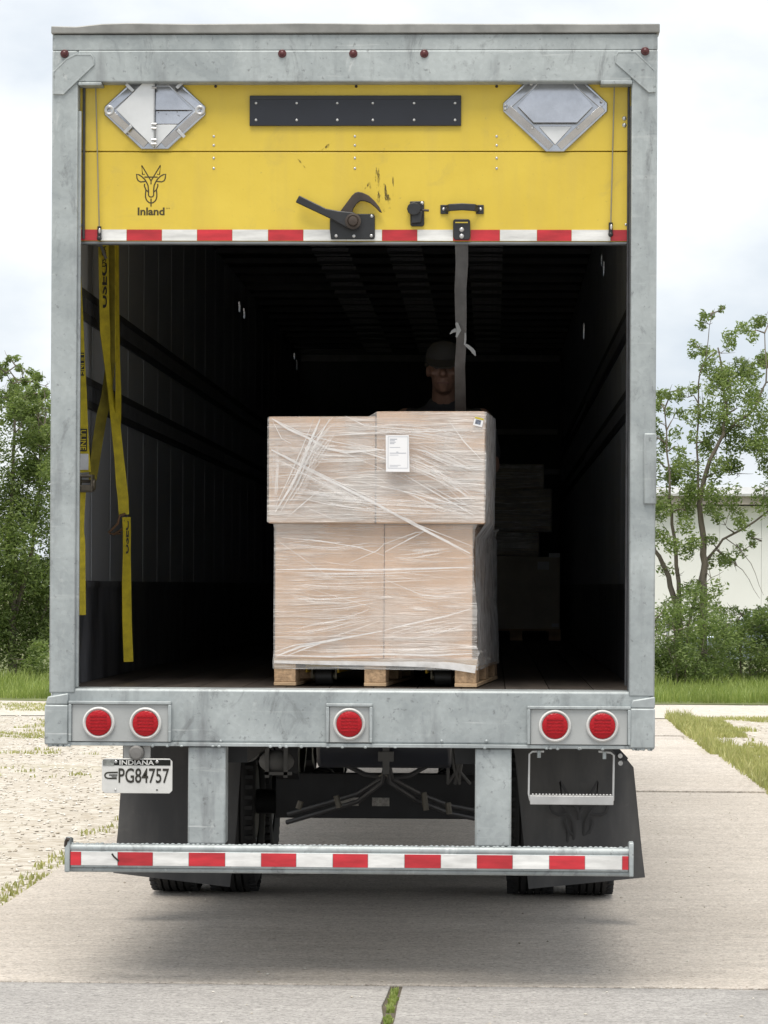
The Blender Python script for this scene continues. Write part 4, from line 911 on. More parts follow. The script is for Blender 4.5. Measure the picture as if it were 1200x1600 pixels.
for i, (z, a, b, c, d) in enumerate(lev):
    for k in range(nr):
        if k < nf: f = k/nf; x, y = a+(b-a)*f, c
        elif k < nf+ns: f = (k-nf)/ns; x, y = b, c+(d-c)*f
        elif k < 2*nf+ns: f = (k-nf-ns)/nf; x, y = b+(a-b)*f, d
        else: f = (k-2*nf-ns)/ns; x, y = a, d+(c-d)*f
        zz = z
        if i >= len(lev)-2 and x > uxm: zz = z+(zt1-zt0)
        w1 = .0035*mnoise.noise((x*9+y*9, z*22, 3)); w2 = .004*mnoise.noise((x*30, y*7, z*9)) if nf <= k < nf+ns else 0
        if k < nf: y += -abs(w1)*.6
        elif k < nf+ns: x += (w1+w2)*1.6 + (.007*math.sin(y*5+z*6) if zl > z > HZ else 0) 
        if z > zl: x -= .095*max(0, y-.48)*(x-a)/(b-a)
        m.v.append((x, y, zz))
m.f = [(i*nr+k, i*nr+(k+1) % nr, (i+1)*nr+(k+1) % nr, (i+1)*nr+k) for i in range(len(lev)-1) for k in range(nr)]
lobj('film', m, FILM, sw)
m = MB(); nX, nZ = 30, 14
for j in range(nZ+1):
    for i in range(nX+1):
        fx_, fz_ = i/nX, j/nZ; x = ux0+.004+(ux1-ux0-.006)*fx_
        lo_ = zl+.012+.05*max(0, .5-fx_)+.012*mnoise.noise((fx_*5, 0, 1)); hi_ = zt0-.03+.02*mnoise.noise((fx_*6, 2, 1))
        m.v.append((x, uy0-.0125-.002*abs(mnoise.noise((x*8, fz_*7, 2))), lo_+(hi_-lo_)*fz_))
m.f = [(j*(nX+1)+i, j*(nX+1)+i+1, (j+1)*(nX+1)+i+1, (j+1)*(nX+1)+i) for j in range(nZ) for i in range(nX)]
lobj('film_layer', m, FILM_MORE, sw)
# gathered folds of the film, lying just proud of it
def fan(pts, w, y, n, rnd):
    """fine parallel strands of stretched film spread across a band that narrows at its ends"""
    q = []
    for i, (a, b) in enumerate(pts): x, z = lp_(a, b, y); q.append(Vector((x, y, z)))
    d = (q[-1]-q[0]).normalized(); nn = Vector((-d.z, 0, d.x))
    for k in range(n):
        o = rnd.uniform(-.5, .5)*w; f0 = rnd.uniform(0, .45); f1 = rnd.uniform(.55, 1); st = []
        for i in range(6):
            f = f0+(f1-f0)*i/5; g = f*(len(q)-1); j = min(int(g), len(q)-2); p = q[j].lerp(q[j+1], g-j)
            sp_ = .25+.75*math.sin(math.pi*min(1, .12+.88*f)) if k % 3 else .3+.7*f
            st.append(p+nn*(o*sp_)+Vector((0, -.00025*k, 0)))
        m.ribbon(st, [.0004]+[rnd.choice([.0010, .0014, .0022, .0034])]*4+[.0004], .0006)
def fold(pts, w, y, par=sw):
    q = []
    for i, (a, b) in enumerate(pts): x, z = lp_(a, b, y); q.append(Vector((x, y-.0002*(i % 2), z)))
    ww = [w*(.35 if i in (0, len(q)-1) else 1) for i in range(len(q))]
    m.ribbon(q, ww, .0012)
YU, YL = uy0-.016, ly0-.014
m = MB(); k_ = 0
main = [([(424,703),(450,716),(472,728),(520,753),(580,783),(620,805),(653,823),(700,847),(735,865)], .010), ([(424,702),(472,726),(525,752),(590,782)], .004), ([(540,765),(600,795),(653,820),(737,853)], .004), ([(560,783),(640,812),(736,870)], .003),
 ([(425,654),(450,670),(477,682),(510,700),(540,707),(600,702)], .010), ([(430,656),(470,676),(520,690),(560,697)], .004), ([(640,700),(665,705),(690,718),(730,732),(756,729)], .007), ([(645,702),(700,726),(754,735)], .003), ([(493,682),(560,678),(630,675),(700,673),(757,673)], .004), ([(520,680),(630,672),(755,671)], .003),
 ([(430,800),(455,760),(470,730),(485,690),(500,655)], .012), ([(438,800),(465,755),(480,720),(500,680),(515,655)], .006), ([(431,790),(450,750),(470,705),(490,655)], .004), ([(443,813),(470,790),(513,754)], .004), ([(470,735),(478,700),(520,652)], .003),
 ([(632,742),(680,770),(740,805)], .006), ([(655,750),(700,775),(750,800)], .003), ([(560,752),(620,765),(700,785),(752,792)], .004), ([(700,655),(725,690),(752,718)], .005), ([(426,658),(440,685),(455,693)], .003), ([(540,650),(570,665),(640,671)], .004), ([(426,745),(470,740),(520,752)], .004)]
for q, w in main: fold(q, w, YU-.0006*k_*.25); k_ += 1
lobj('film_fold', m, FOLD, sw, smooth=False); m = MB()
r3 = random.Random(11)
for k in range(18):
    y0 = r3.uniform(680, 800); x0 = r3.uniform(424, 660); ln = r3.uniform(50, 200); sl_ = r3.choice([.02, .10, .45, .5, .62])
    pts = [(min(755, x0+ln*f), min(815, y0+ln*f*sl_+r3.uniform(-1, 1))) for f in (0, .3, .6, 1)]
    if pts[-1][1] < 815 and pts[-1][0] < 755: fold(pts, r3.choice([.0015, .002, .003]), YU-.006-.0004*k)
lobj('film_crease', m, FOLD_THIN, sw, smooth=False)
m = MB()
for i, (q, w) in enumerate((([(424,712),(470,738),(540,775),(610,812)], .05), ([(425,675),(500,708),(600,712)], .09), ([(600,705),(680,735),(752,792)], .11), ([(640,690),(700,715),(755,745)], .10), ([(437,800),(470,745),(505,660)], .09), ([(450,770),(500,700),(530,660)], .07), ([(430,760),(520,780),(640,800)], .06), ([(560,665),(660,675),(755,690)], .06), ([(620,760),(690,790),(750,806)], .05), ([(430,690),(430,740),(428,800)], .04), ([(530,690),(640,720),(754,770)], .08), ([(480,780),(600,790),(750,800)], .07))): fan(q, w*1.15, YU-.020-.0006*i, 17, r3)
lobj('film_band', m, FOLD_THIN, sw, smooth=False)
m = MB()
for i, (q, w) in enumerate((([(432,900),(520,905),(736,900)], .10), ([(432,1000),(520,985),(600,965)], .09), ([(600,860),(660,850),(736,845)], .10), ([(434,850),(520,860),(598,850)], .08), ([(600,1000),(680,985),(736,970)], .06), ([(432,960),(540,955),(600,940)], .10), ([(434,1012),(560,1015),(737,1012)], .05), ([(440,925),(500,935),(590,930)], .06), ([(620,920),(680,930),(736,925)], .08))): fan(q, w*1.1, YL-.020-.0006*i, 10, r3)
lobj('film_band', m, FOLD_THIN, sw, smooth=False)
m = MB()
zz_ = [HZ-.03, HZ+.01, HZ+.05, HZ+.25, (HZ+zl)/2, zl-.06, zl+.006, zl+.12, (zl+zt1)/2, zt1-.05, zt1-.004]
for i, z in enumerate(zz_):
    up_ = z > zl
    for j in range(13):
        f = j/12; yb = uy0+.006 if up_ else ly0+.002; ye = uy1+.006 if up_ else ly1+.012
        x = (ux1+.008-.095*max(0, (yb+(ye-yb)*f)-.48) if up_ else xr+.012+.006*f+(.012 if i < 3 else 0)) + .005*mnoise.noise((z*12, f*9, 5)) + .003*math.sin(f*31+z*5)
        m.v.append((x, yb+(ye-yb)*f, z))
m.f = [(i*13+j, i*13+j+1, (i+1)*13+j+1, (i+1)*13+j) for i in range(len(zz_)-1) for j in range(12)]
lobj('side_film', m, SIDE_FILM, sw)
m = MB()
low = [([(432,890),(500,889),(560,891),(600,890),(680,888),(735,886)], .008), ([(432,893),(520,896),(600,893)], .003), ([(440,840),(500,845),(560,855),(600,868)], .004), ([(600,850),(650,832),(670,830)], .004), ([(602,862),(640,842),(668,828)], .005), ([(432,1025),(470,1010),(520,1000),(597,986)], .010), ([(445,1026),(480,1012),(500,1006)], .006), ([(600,985),(640,975),(700,962),(736,951)], .006), ([(431,813),(500,812),(600,816),(660,812),(737,815)], .004), ([(432,1024),(520,1026),(600,1022),(680,1024),(738,1021)], .008), ([(430,1018),(460,1008),(500,1003)], .004), ([(434,845),(470,870),(520,905)], .002), ([(600,905),(660,930),(735,935)], .003), ([(545,880),(590,860),(600,850)], .003)]
for i, (q, w) in enumerate(low): fold(q, w, YL-.0005*i)
lobj('film_fold', m, FOLD, sw, smooth=False); m = MB()
for k in range(20):
    y0 = r3.uniform(825, 1015); x0 = r3.uniform(432, 680); ln = r3.uniform(35, 160); sl_ = r3.choice([-.16, -.03, .0, .04, .05, .14, .3])
    pts = [(min(736, x0+ln*f), y0+ln*f*sl_+r3.uniform(-1, 1)) for f in (0, .3, .6, 1)]
    if 822 < pts[-1][1] < 1022: fold(pts, r3.choice([.0012, .0015, .0022]), YL-.006-.0002*k)
lobj('film_crease', m, FOLD_THIN, sw, smooth=False); m = MB()
q = [lp_(a, b, -.012) for a, b in ((428,1034),(520,1036),(600,1037),(660,1038),(700,1040),(743,1046))]
m.ribbon([(x, -.008, z) for x, z in q], [.012,.018,.018,.024,.03,.034], .002, Vector((0,0,1)))
lobj('film_fold', m, FOLD, sw, smooth=False)
# paper slip and corner tag
x0, z0 = lp_(604, 737, YU-.03); x1, z1 = lp_(640, 680, YU-.03); yy = YU-.034
m = MB(); m.prism([(x0-.002,z0),(x1+.001,z0-.001),(x1-.003,z1),(x0-.004,z1)], yy, yy+.0012); sl_ = lobj('packing_slip', m, WHITE_PAPER, sw, smooth=False)
m = MB(); fx = lambda f: x0+(x1-x0)*f; fz = lambda f: z0+(z1-z0)*f
for a, b, c, d in ((.08,.92,.09,.10),(.08,.92,.95,.96),(.06,.075,.09,.96),(.925,.94,.09,.96),(.14,.86,.50,.515),(.14,.46,.88,.90),(.14,.36,.84,.855),(.14,.40,.80,.815),(.14,.34,.76,.775),(.42,.52,.53,.545),(.14,.52,.45,.46),(.14,.6,.66,.67),(.14,.62,.17,.18),(.14,.5,.13,.14)): m.box(fx(a), fx(b), yy-.0004, yy-.0001, fz(c), fz(d))
ob = obj('print', m, GREY_INK, sw, loc=BASE[sw.name], smooth=False); ob.parent = sl_
x0, z0 = lp_(740, 667, uy0); M = Matrix.Translation((x0+.022, 0, z0+.021)) @ Matrix.Rotation(rad(-9), 4, 'Y')
M = Matrix.Translation((x0+.022, 0, z0+.021)) @ Matrix.Rotation(rad(14), 4, 'Y')
m = MB(); m.box(-.020, .020, uy0-.0145, uy0-.0135, -.019, .019, M); tg = lobj('corner_tag', m, WHITE_PAPER, uc, smooth=False)
m = MB(); m.box(-.013, .011, uy0-.0152, uy0-.0148, -.011, .008, M); ob = lobj('print', m, simple('blotchy print', (.20, .23, .30), .6, 0, .9, 120), uc, smooth=False); ob.parent = tg
m = MB(); m.box(-.0195, .0195, uy0-.0153, uy0-.0147, .011, .0185, M); ob = lobj('tag_band', m, STRAP, uc, smooth=False); ob.parent = tg

# pallet truck under the load
pj = thing('pallet_jack', 'yellow pallet jack with black rollers under the pallet', 'pallet jack', LO, rz=LA)
for px in (507, 693.5):
    x = lp_(px, 1050, .2)[0]
    m = MB(); m.box(x-.075, x+.075, .12, 1.30, .080, .094); m.box(x-.075, x-.066, .12, 1.30, .055, .0795); m.box(x+.066, x+.075, .12, 1.30, .055, .0795); fk = lobj('fork', m, JACK, pj, bevel=.004)
    m = MB(); m.lathe([(-.040,.006),(-.040,.032),(-.035,.037),(.035,.037),(.040,.032),(.040,.006)], (x, .20, .038), 'X', 24); lw = lobj('load_roller', m, WHEEL, pj, fix=True); lw.parent = fk
    m = MB(); m.cyl((x-.058, .20, .038), (x-.041, .20, .038), .016, 12); m.cyl((x+.041, .20, .038), (x+.058, .20, .038), .016, 12); m.box(x-.056, x-.050, .18, .32, .03, .0795); m.box(x+.050, x+.056, .18, .32, .03, .0795); m.box(x-.05, x+.05, .16, .24, .0755, .0795)
    ob = lobj('roller_bracket', m, simple('worn jack steel', (.16, .14, .10), .5, .5), pj); ob.parent = fk
m = MB(); m.box(.20, .76, 1.30, 1.36, .07, .30); m.box(.34, .62, 1.36, 1.46, .10, .34); lobj('jack_body', m, JACK, pj, bevel=.01)
m = MB(); m.cyl((.48, 1.42, .09), (.48, 1.42, .42), .05, 16); lobj('pump', m, STEEL, pj)
for x in (.42, .54):
    m = MB(); m.lathe([(-.025,.02),(-.025,.085),(.025,.085),(.025,.02)], (x, 1.42, .086), 'X', 24); lobj('steer_wheel', m, WHEEL, pj, fix=True)
m = MB(); m.tube([(.48, 1.44, .40), (.48, 1.50, .80), (.48, 1.53, .92)], .017, 10); m.tube([(.48, 1.53, .92), (.40, 1.54, .95), (.36, 1.55, 1.0), (.37, 1.555, 1.06), (.42, 1.56, 1.08), (.54, 1.56, 1.08), (.59, 1.555, 1.06), (.60, 1.55, 1.0), (.56, 1.54, .95), (.48, 1.53, .92)], .014, 8); lobj('tow_handle', m, BLACK, pj)

# freight further in, on the right
FO = Vector((.44, 11.6, ZS)); fz = [P(0, y, 11.7).z - ZS for y in (980, 865, 800, 790, 700)]
fp = thing('pallet', 'dark pallet under the film wrapped boxes deep in the trailer', 'pallet', FO)
for y in (0, .3, .6, .9):
    m = MB(); m.box(0, .72, y, y+.12, .078, .094); lobj('deck_board', m, WOOD, fp)
for x in (0, .31, .62):
    m = MB(); m.box(x, x+.1, 0, 1.02, .001, .0775); lobj('stringer_board', m, WOOD, fp)
zb = .096; xw = P(875, 900, 11.6).x - FO.x
b1 = carton('big brown carton with white labels, lowest of the stack deep in the trailer', .0, xw, .0, 1.0, zb, P(0, 866, 11.6).z-ZS, mat=KRAFT_DIM, loc=FO, rz=0, group='freight stacked deep in the trailer')
def slip(l, t, r_, b, mat=WHITE_PAPER, Y=FO.y):
    a, c = P(l, t, Y), P(r_, b, Y); m = MB(); m.box(a.x, c.x, Y-.003, Y-.001, c.z, a.z); return obj('label_slip', m, mat, b1, smooth=False)
slip(840, 877.5, 858, 890); slip(862, 974, 873, 980)
m = MB(); a, c = P(857.5, 864, FO.y-.004), P(875, 871, FO.y-.004); m.box(a.x, c.x, FO.y-.005, FO.y-.003, c.z, a.z); obj('label_slip', m, WHITE_PAPER, b1)
z1 = P(0, 866, 11.6).z-ZS; z2 = P(0, 828, 11.7).z-ZS; z3 = P(0, 760, 11.7).z-ZS
FILMD = FOLD
for lab, xa, xb, z0, z1_, nm in (('low bundle in crumpled clear film, second in the stack deep in the trailer', .02, P(842,840,11.7).x-FO.x, z1+.002, z2-.004, 0), ('film wrapped box with a sharp right edge, third in the stack deep in the trailer', .05, P(862,800,11.7).x-FO.x, z2, z3, 1), ('uppermost film wrapped box of the stack deep in the trailer', .03, P(850,740,11.7).x-FO.x, z3+.003, P(0,745,11.7).z-ZS+.12, 2)):
    t = thing('wrapped_box', lab, 'box', FO, 'freight stacked deep in the trailer')
    m = MB(); m.box(xa, xb, .12, .9, z0, z1_); lobj('box_body', m, KRAFT_DIM, t, bevel=.008)
    m = MB(); r4 = random.Random(nm)
    for k in range(10):
        z = r4.uniform(z0+.02, z1_-.02); x = xa
        m.ribbon([(xa+.01, .108-.001*k, z), (xa+(xb-xa)*.4, .104-.001*k, z+r4.uniform(-.03, .03)), (xb-.01, .108-.001*k, z+r4.uniform(-.04, .04))], r4.uniform(.004, .012), .002, Vector((0,0,1)))
    lobj('film_fold', m, FILMD, t, smooth=False)
    m = MB(); m.box(xa-.006, xb+.006, .112, .91, z0+.002, z1_-.002); lobj('film', m, FILM, t, bevel=.01)

# ------------------------------------------------------------------ tie-down straps hanging by the left wall
def strip_px(pts, Y, mat, parent, name='webbing', t=.003):
    """pts: (left px, right px, y px[, extra depth])"""
    m = MB(); c = []; wd = []; ww = []
    for p in pts:
        d = p[3] if len(p) > 3 else 0
        a, b = P(p[0], p[2], Y+d), P(p[1], p[2], Y+d); c.append((a+b)/2); w = (b-a).length; ww.append(.050); 
        s = min(1, w/.050); wd.append(Vector((s, math.sqrt(max(0, 1-s*s)), 0)))
    m.ribbon(c, ww, t, wd); return obj(name, m, mat, parent)
def rots(name, s, mat, parent, l, t, r_, b, Y, turn, bold=.02):
    a, c = P(l, b, Y), P(r_, t, Y); return text(name, s, mat, parent, a.x, c.x, a.z, c.z, Y, bold, turn, .0006)
s1 = thing('ratchet_strap', 'narrow yellow ratchet strap with black printed boxes beside the left post', 'strap', P(128, 962, .56), 'yellow straps hanging by the left wall')
strip_px([(103,120,300),(106,124,380),(110,127,440),(112,131,500),(115,133,560),(118,136,620),(121,138.5,690),(124,143,738)], .56, STRAP, s1)
for t, b in ((551,587),(670,705)):
    m = MB(); l = P(124 if t > 600 else 121, b, .552); r_ = P(136 if t > 600 else 131.5, t, .552); m.box(l.x, r_.x, .5535, .555, l.z, r_.z); bxx = obj('print_box', m, INK, s1, smooth=False)
    l_ = 125.5 if t > 600 else 122.5; rots('lettering', 'ULINE', STRAP, bxx, l_, t+2, l_+9, b-2, .5525, -90, .015)
m = MB(); a, b = P(123, 734, .55), P(138, 709, .55); m.box(a.x, b.x, .5535, .556, a.z, b.z); obj('sewn_label', m, simple('sewn label', (.55, .56, .58), .7), s1)
m = MB()
for x in (124, 144): a, b = P(x, 768, .55), P(x+2.5, 742, .55); m.box(a.x, b.x, .50, .58, a.z, b.z)
for y in (744, 752, 760, 767): a, b = P(126, y, .55), P(144, y, .55); m.cyl((a.x, .53+.01*(y % 3), a.z), (b.x, .53+.01*(y % 3), b.z), .007, 8)
m.lathe([(-.004,.004),(-.004,.026),(.004,.026),(.004,.004)], P(147.5, 757, .54), 'X', 12)
a, b = P(127, 750, .5), P(142, 766, .5); m.box(a.x, b.x, .500, .506, b.z, b.z+.02)
obj('ratchet', m, simple('ratchet steel', (.16, .14, .11), .45, .6), s1)
strip_px([(117,134,768),(115,132,800),(114,131,828),(116,133,850),(117,133,900),(117,134,961)], .57, STRAP, s1)
s2 = thing('tie_down_strap', 'long yellow cargo strap with big black lettering hanging down the left wall', 'strap', P(200, 1034, .95), 'yellow straps hanging by the left wall')
strip_px([(152,167,300),(154,169,385),(155,169.5,440),(156,170,485),(157,171.5,520),(163,171,560,.02),(169,174.5,605,.04),(172,180,635,.03),(174,187,662),(179,192.5,713),(181,198,753),(184,200.5,777),(186,201,804)], .95, STRAP, s2)
strip_px([(192,203,808),(193,203.5,830),(193,203,862),(191.5,204,913),(192,205,975),(194,207.5,1034)], .94, STRAP, s2)
rots('lettering', 'USEC', INK, s2, 157.3, 411, 167.5, 481, .944, 90, .03); rots('lettering', 'US CA', INK, s2, 158.5, 384, 166, 417, .944, 90, .02)
rots('lettering', 'USEC', INK, s2, 194, 814, 201.5, 865, .934, 90, .03)
m = MB(); m.tube([P(196,803,.93), P(187,806,.93), P(184,818,.93), P(170,832,.95), P(178,835,.95), P(192,826,.93), P(193,812,.93)], .006, 8); m.tube([P(171,834,.95), P(190,834,.95)], .004, 6); obj('wire_hook', m, simple('rusty hook', (.16, .09, .05), .6, .4), s2)
m = MB(); m.tube([P(152,384,.92), P(158,384,.92), P(164,400,.92), P(166,404,.92)], .007, 6); obj('snap_hook', m, simple('hook steel', (.25, .25, .25), .5, .5), s2)
s3 = thing('tie_down_strap', 'darker yellow cargo strap crossing behind the lettered strap to the wall', 'strap', P(146, 748, 1.08), 'yellow straps hanging by the left wall')
strip_px([(168,183,300),(169,183,385),(170,182.5,440),(170,182,480),(169.5,181,540),(163,177,590),(158,174,622),(151,167,650),(145,160,690),(142,155,720),(139,150,750)], 1.06, STRAP_DARK, s3)
s4 = thing('tie_down_strap', 'thin edge of yellow strap right of the darker crossing one', 'strap', P(186, 645, 1.02), 'yellow straps hanging by the left wall')
strip_px([(180,184,300),(181,184.5,430),(181,185,500),(181.5,186,560),(182,188,610),(181,188,648),(178,187,672)], 1.0, STRAP, s4)
for s_, px, Y in ((s1, 108, .6), (s2, 160, .96), (s3, 176, 1.07), (s4, 182, 1.01)):
    c = P(px, 302, Y); m = MB(); m.tube([(c.x, Y, c.z-.02), (c.x-.01, Y, c.z+.03), (-1.245, Y, c.z+.06)], .008, 8); m.box(-1.254, -1.240, Y-.04, Y+.04, c.z+.02, c.z+.10); obj('wall_hook', m, DARK_STEEL, s_)

# ------------------------------------------------------------------ person behind the load
def blob(name, m, mat, parent, voxel=.009, it=3):
    o = obj(name, m, mat, parent); rm = o.modifiers.new('remesh', 'REMESH'); rm.mode = 'VOXEL'; rm.voxel_size = voxel; rm.use_smooth_shade = True
    sm_ = o.modifiers.new('smooth', 'SMOOTH'); sm_.iterations = it; sm_.factor = .5
    me = bpy.data.meshes.new_from_object(o.evaluated_get(bpy.context.evaluated_depsgraph_get())); old = o.data; o.modifiers.clear(); o.data = me; bpy.data.meshes.remove(old); me.name = name
    return o
hc = P(693, 578, 1.75); HX, HY, HZ_ = hc
pe = thing('person', 'person in a dark cap and dark shirt standing behind the wrapped load', 'person', (HX, 2.02, ZS))
def limb(m, pts, rs, n=12):
    m.tube(pts, rs, n)
    for p, r_ in zip(pts, rs): m.ball(p, r_*.995, 12, 8)
SKIN = simple('skin', (.20, .11, .08), .55, 0, .2, 25)
m = MB()
m.ball((HX, HY, HZ_+.03), (.075, .095, .098), 20, 14); m.ball((HX, HY-.022, HZ_-.045), (.058, .068, .075), 18, 12); m.ball((HX, HY-.062, HZ_-.093), (.027, .026, .022))
m.tube([(HX, HY-.088, HZ_+.022), (HX, HY-.112, HZ_-.028)], [.010, .016], 10); m.ball((HX, HY-.108, HZ_-.030), (.017, .015, .012)); m.ball((HX-.014, HY-.095, HZ_-.032), .009); m.ball((HX+.014, HY-.095, HZ_-.032), .009)
m.tube([(HX-.045, HY-.080, HZ_+.030), (HX, HY-.093, HZ_+.032), (HX+.045, HY-.080, HZ_+.030)], .011, 8)
for s in (-1, 1):
    m.ball((HX+s*.076, HY+.005, HZ_-.005), (.010, .020, .032)); m.ball((HX+s*.042, HY-.070, HZ_-.020), (.022, .018, .018))
m.tube([(HX-.026, HY-.086, HZ_-.063), (HX, HY-.094, HZ_-.060), (HX+.026, HY-.086, HZ_-.063)], .007, 8); m.tube([(HX-.022, HY-.084, HZ_-.075), (HX, HY-.091, HZ_-.076), (HX+.022, HY-.084, HZ_-.075)], .008, 8)
limb(m, [(HX, HY+.02, HZ_-.06), (HX, 1.86, HZ_-.20)], [.055, .062])
tors = [(HX, 1.87, HZ_-.22), (HX, 1.92, HZ_-.34), (HX, 1.98, HZ_-.50), (HX, 2.01, HZ_-.66)]
def trunk(m, g=0):
    m.ball((HX, 1.90, HZ_-.29), (.185+g, .10+g, .13+g), 18, 12); m.ball((HX, 1.95, HZ_-.45), (.15+g, .11+g, .16+g), 18, 12); m.ball((HX, 2.0, HZ_-.62), (.16+g, .115+g, .13+g), 18, 12)
trunk(m)
hands = []
for s in (-1, 1):
    sh, el, wr = (HX+s*.185, 1.885, HZ_-.225), (HX+s*.235, 1.80, HZ_-.46), (HX+s*.075+.04, 1.645, HZ_-.395)
    limb(m, [sh, el], [.050, .040]); limb(m, [el, wr], [.040, .027])
    hp = Vector((wr[0]-s*.012, 1.60, HZ_-.395)); m.ball(hp, (.040, .045, .018))
    for k, ln in enumerate((.030, .036, .034, .026)):
        fx_ = hp.x+(k-1.5)*.021; p0 = Vector((fx_, hp.y-.035, hp.z)); p1 = p0+Vector((0, -ln, -.008)); p2 = p1+Vector((0, -.004, -.026)); p3 = p2+Vector((0, .018, -.010)); limb(m, [p0, p1, p2, p3], [.0095, .009, .0085, .0075], 8)
    limb(m, [hp+Vector((-s*.036, .012, -.004)), hp+Vector((-s*.052, -.018, -.016)), hp+Vector((-s*.044, -.038, -.030))], [.012, .010, .009], 8)
    hipz = HZ_-.68; limb(m, [(HX+s*.085, 2.0, hipz), (HX+s*.10, 1.97, ZS+.44)], [.085, .058]); limb(m, [(HX+s*.10, 1.97, ZS+.44), (HX+s*.105, 2.04, ZS+.09)], [.055, .036])
    limb(m, [(HX+s*.105, 2.05, ZS+.045), (HX+s*.115, 1.90, ZS+.035)], [.035, .032])
body = blob('body', m, SKIN, pe, .0075, 3)
for s in (-1, 1):
    m = MB(); m.ball((HX+s*.031, HY-.083, HZ_+.006), (.013, .010, .009)); obj('eye', m, simple('shaded eye', (.10, .08, .07), .35), pe)
    m = MB(); m.tube([(HX+s*.016, HY-.094, HZ_+.030), (HX+s*.034, HY-.092, HZ_+.036), (HX+s*.052, HY-.080, HZ_+.030)], .005, 6); obj('eyebrow', m, INK, pe)
m = MB(); m.tube([(HX-.026, HY-.0945, HZ_-.069), (HX, HY-.1005, HZ_-.068), (HX+.026, HY-.0945, HZ_-.069)], .0035, 6); obj('mouth', m, simple('lips', (.16, .06, .05), .5), pe)
DARKCLOTH = simple('dark cloth', (.018, .018, .022), .85, 0, .3, 20)
m = MB(); trunk(m, .014); m.ball((HX, 1.85, HZ_-.165), (.085, .085, .055)); m.ball((HX, 1.88, HZ_-.21), (.15, .09, .06))
for s in (-1, 1): limb(m, [(HX+s*.165, 1.885, HZ_-.235), (HX+s*.19, 1.88, HZ_-.26), (HX+s*.222, 1.825, HZ_-.40)], [.062, .064, .058])
blob('shirt', m, DARKCLOTH, pe, .012)
m = MB()
for s in (-1, 1): limb(m, [(HX+s*.085, 2.0, HZ_-.68), (HX+s*.10, 1.97, ZS+.44), (HX+s*.105, 2.04, ZS+.08)], [.102, .075, .06])
m.ball((HX, 2.0, HZ_-.66), (.178, .132, .11)); blob('trousers', m, simple('dark denim', (.03, .035, .05), .8), pe, .012)
for s in (-1, 1):
    m = MB(); limb(m, [(HX+s*.105, 2.07, ZS+.045), (HX+s*.112, 1.98, ZS+.05), (HX+s*.118, 1.87, ZS+.036)], [.044, .046, .040]); o_ = blob('shoe', m, INK, pe, .01)
CAP = simple('charcoal cap cloth', (.035, .034, .035), .85)
m = MB(); m.lathe([(.000, .001), (.0, .086), (.03, .087), (.062, .078), (.090, .055), (.104, .001)], (0, 0, 0), 'Z', 28)
m.v = [(HX+x*1.0, HY-.002+y*1.17, HZ_+.038+z-.10*y*(.5)) for x, y, z in m.v]
m2 = []
for i in range(13):
    a = math.pi*(i/12); m2.append((HX+.082*math.cos(a), HY-.060-.030*math.sin(a), HZ_+.046))
o0 = len(m.v)
for i, (x, y, z) in enumerate(m2):
    a = math.pi*(i/12); m.v += [(x, y, z), (HX+.084*math.cos(a), HY-.070-.125*math.sin(a), HZ_+.046-.050*math.sin(a)), (HX+.084*math.cos(a), HY-.070-.125*math.sin(a), HZ_+.042-.050*math.sin(a)), (x, y, z-.005)]
for i in range(12):
    b = o0+i*4
    for k in range(4): m.f.append((b+k, b+(k+1) % 4, b+4+(k+1) % 4, b+4+k))
obj('cap', m, CAP, pe, fix=True)
m = MB(); m.tube([(HX+.083*math.cos(a), HY+.005+.095*math.sin(a), HZ_+.025) for a in [x*.2-.3 for x in range(20)]], .012, 6); obj('hair', m, INK, pe)

# ------------------------------------------------------------------ trees, bushes, fence, car and building behind
def leafbox(m, c, r, n, size, rnd, droop=.3):
    for _ in range(n):
        while True:
            d = Vector((rnd.uniform(-1, 1), rnd.uniform(-1, 1), rnd.uniform(-1, 1)))
            if d.length < 1: break
        p = c + d*r*(1 if rnd.random() < .8 else 1.35)
        ln = size*rnd.uniform(.6, 1.25); wd = ln*rnd.uniform(.28, .45)
        a = Vector((rnd.gauss(0, 1), rnd.gauss(0, 1), rnd.gauss(-droop, .6))).normalized(); b = a.cross(Vector((rnd.gauss(0, 1), rnd.gauss(0, 1), rnd.gauss(0, 1)))).normalized(); up = a.cross(b)
        i = len(m.v); m.v += [p-a*ln*.5, p+b*wd*.5+up*wd*.12, p+a*ln*.5, p-b*wd*.5+up*wd*.12]; m.f += [(i, i+1, i+2), (i, i+2, i+3)]
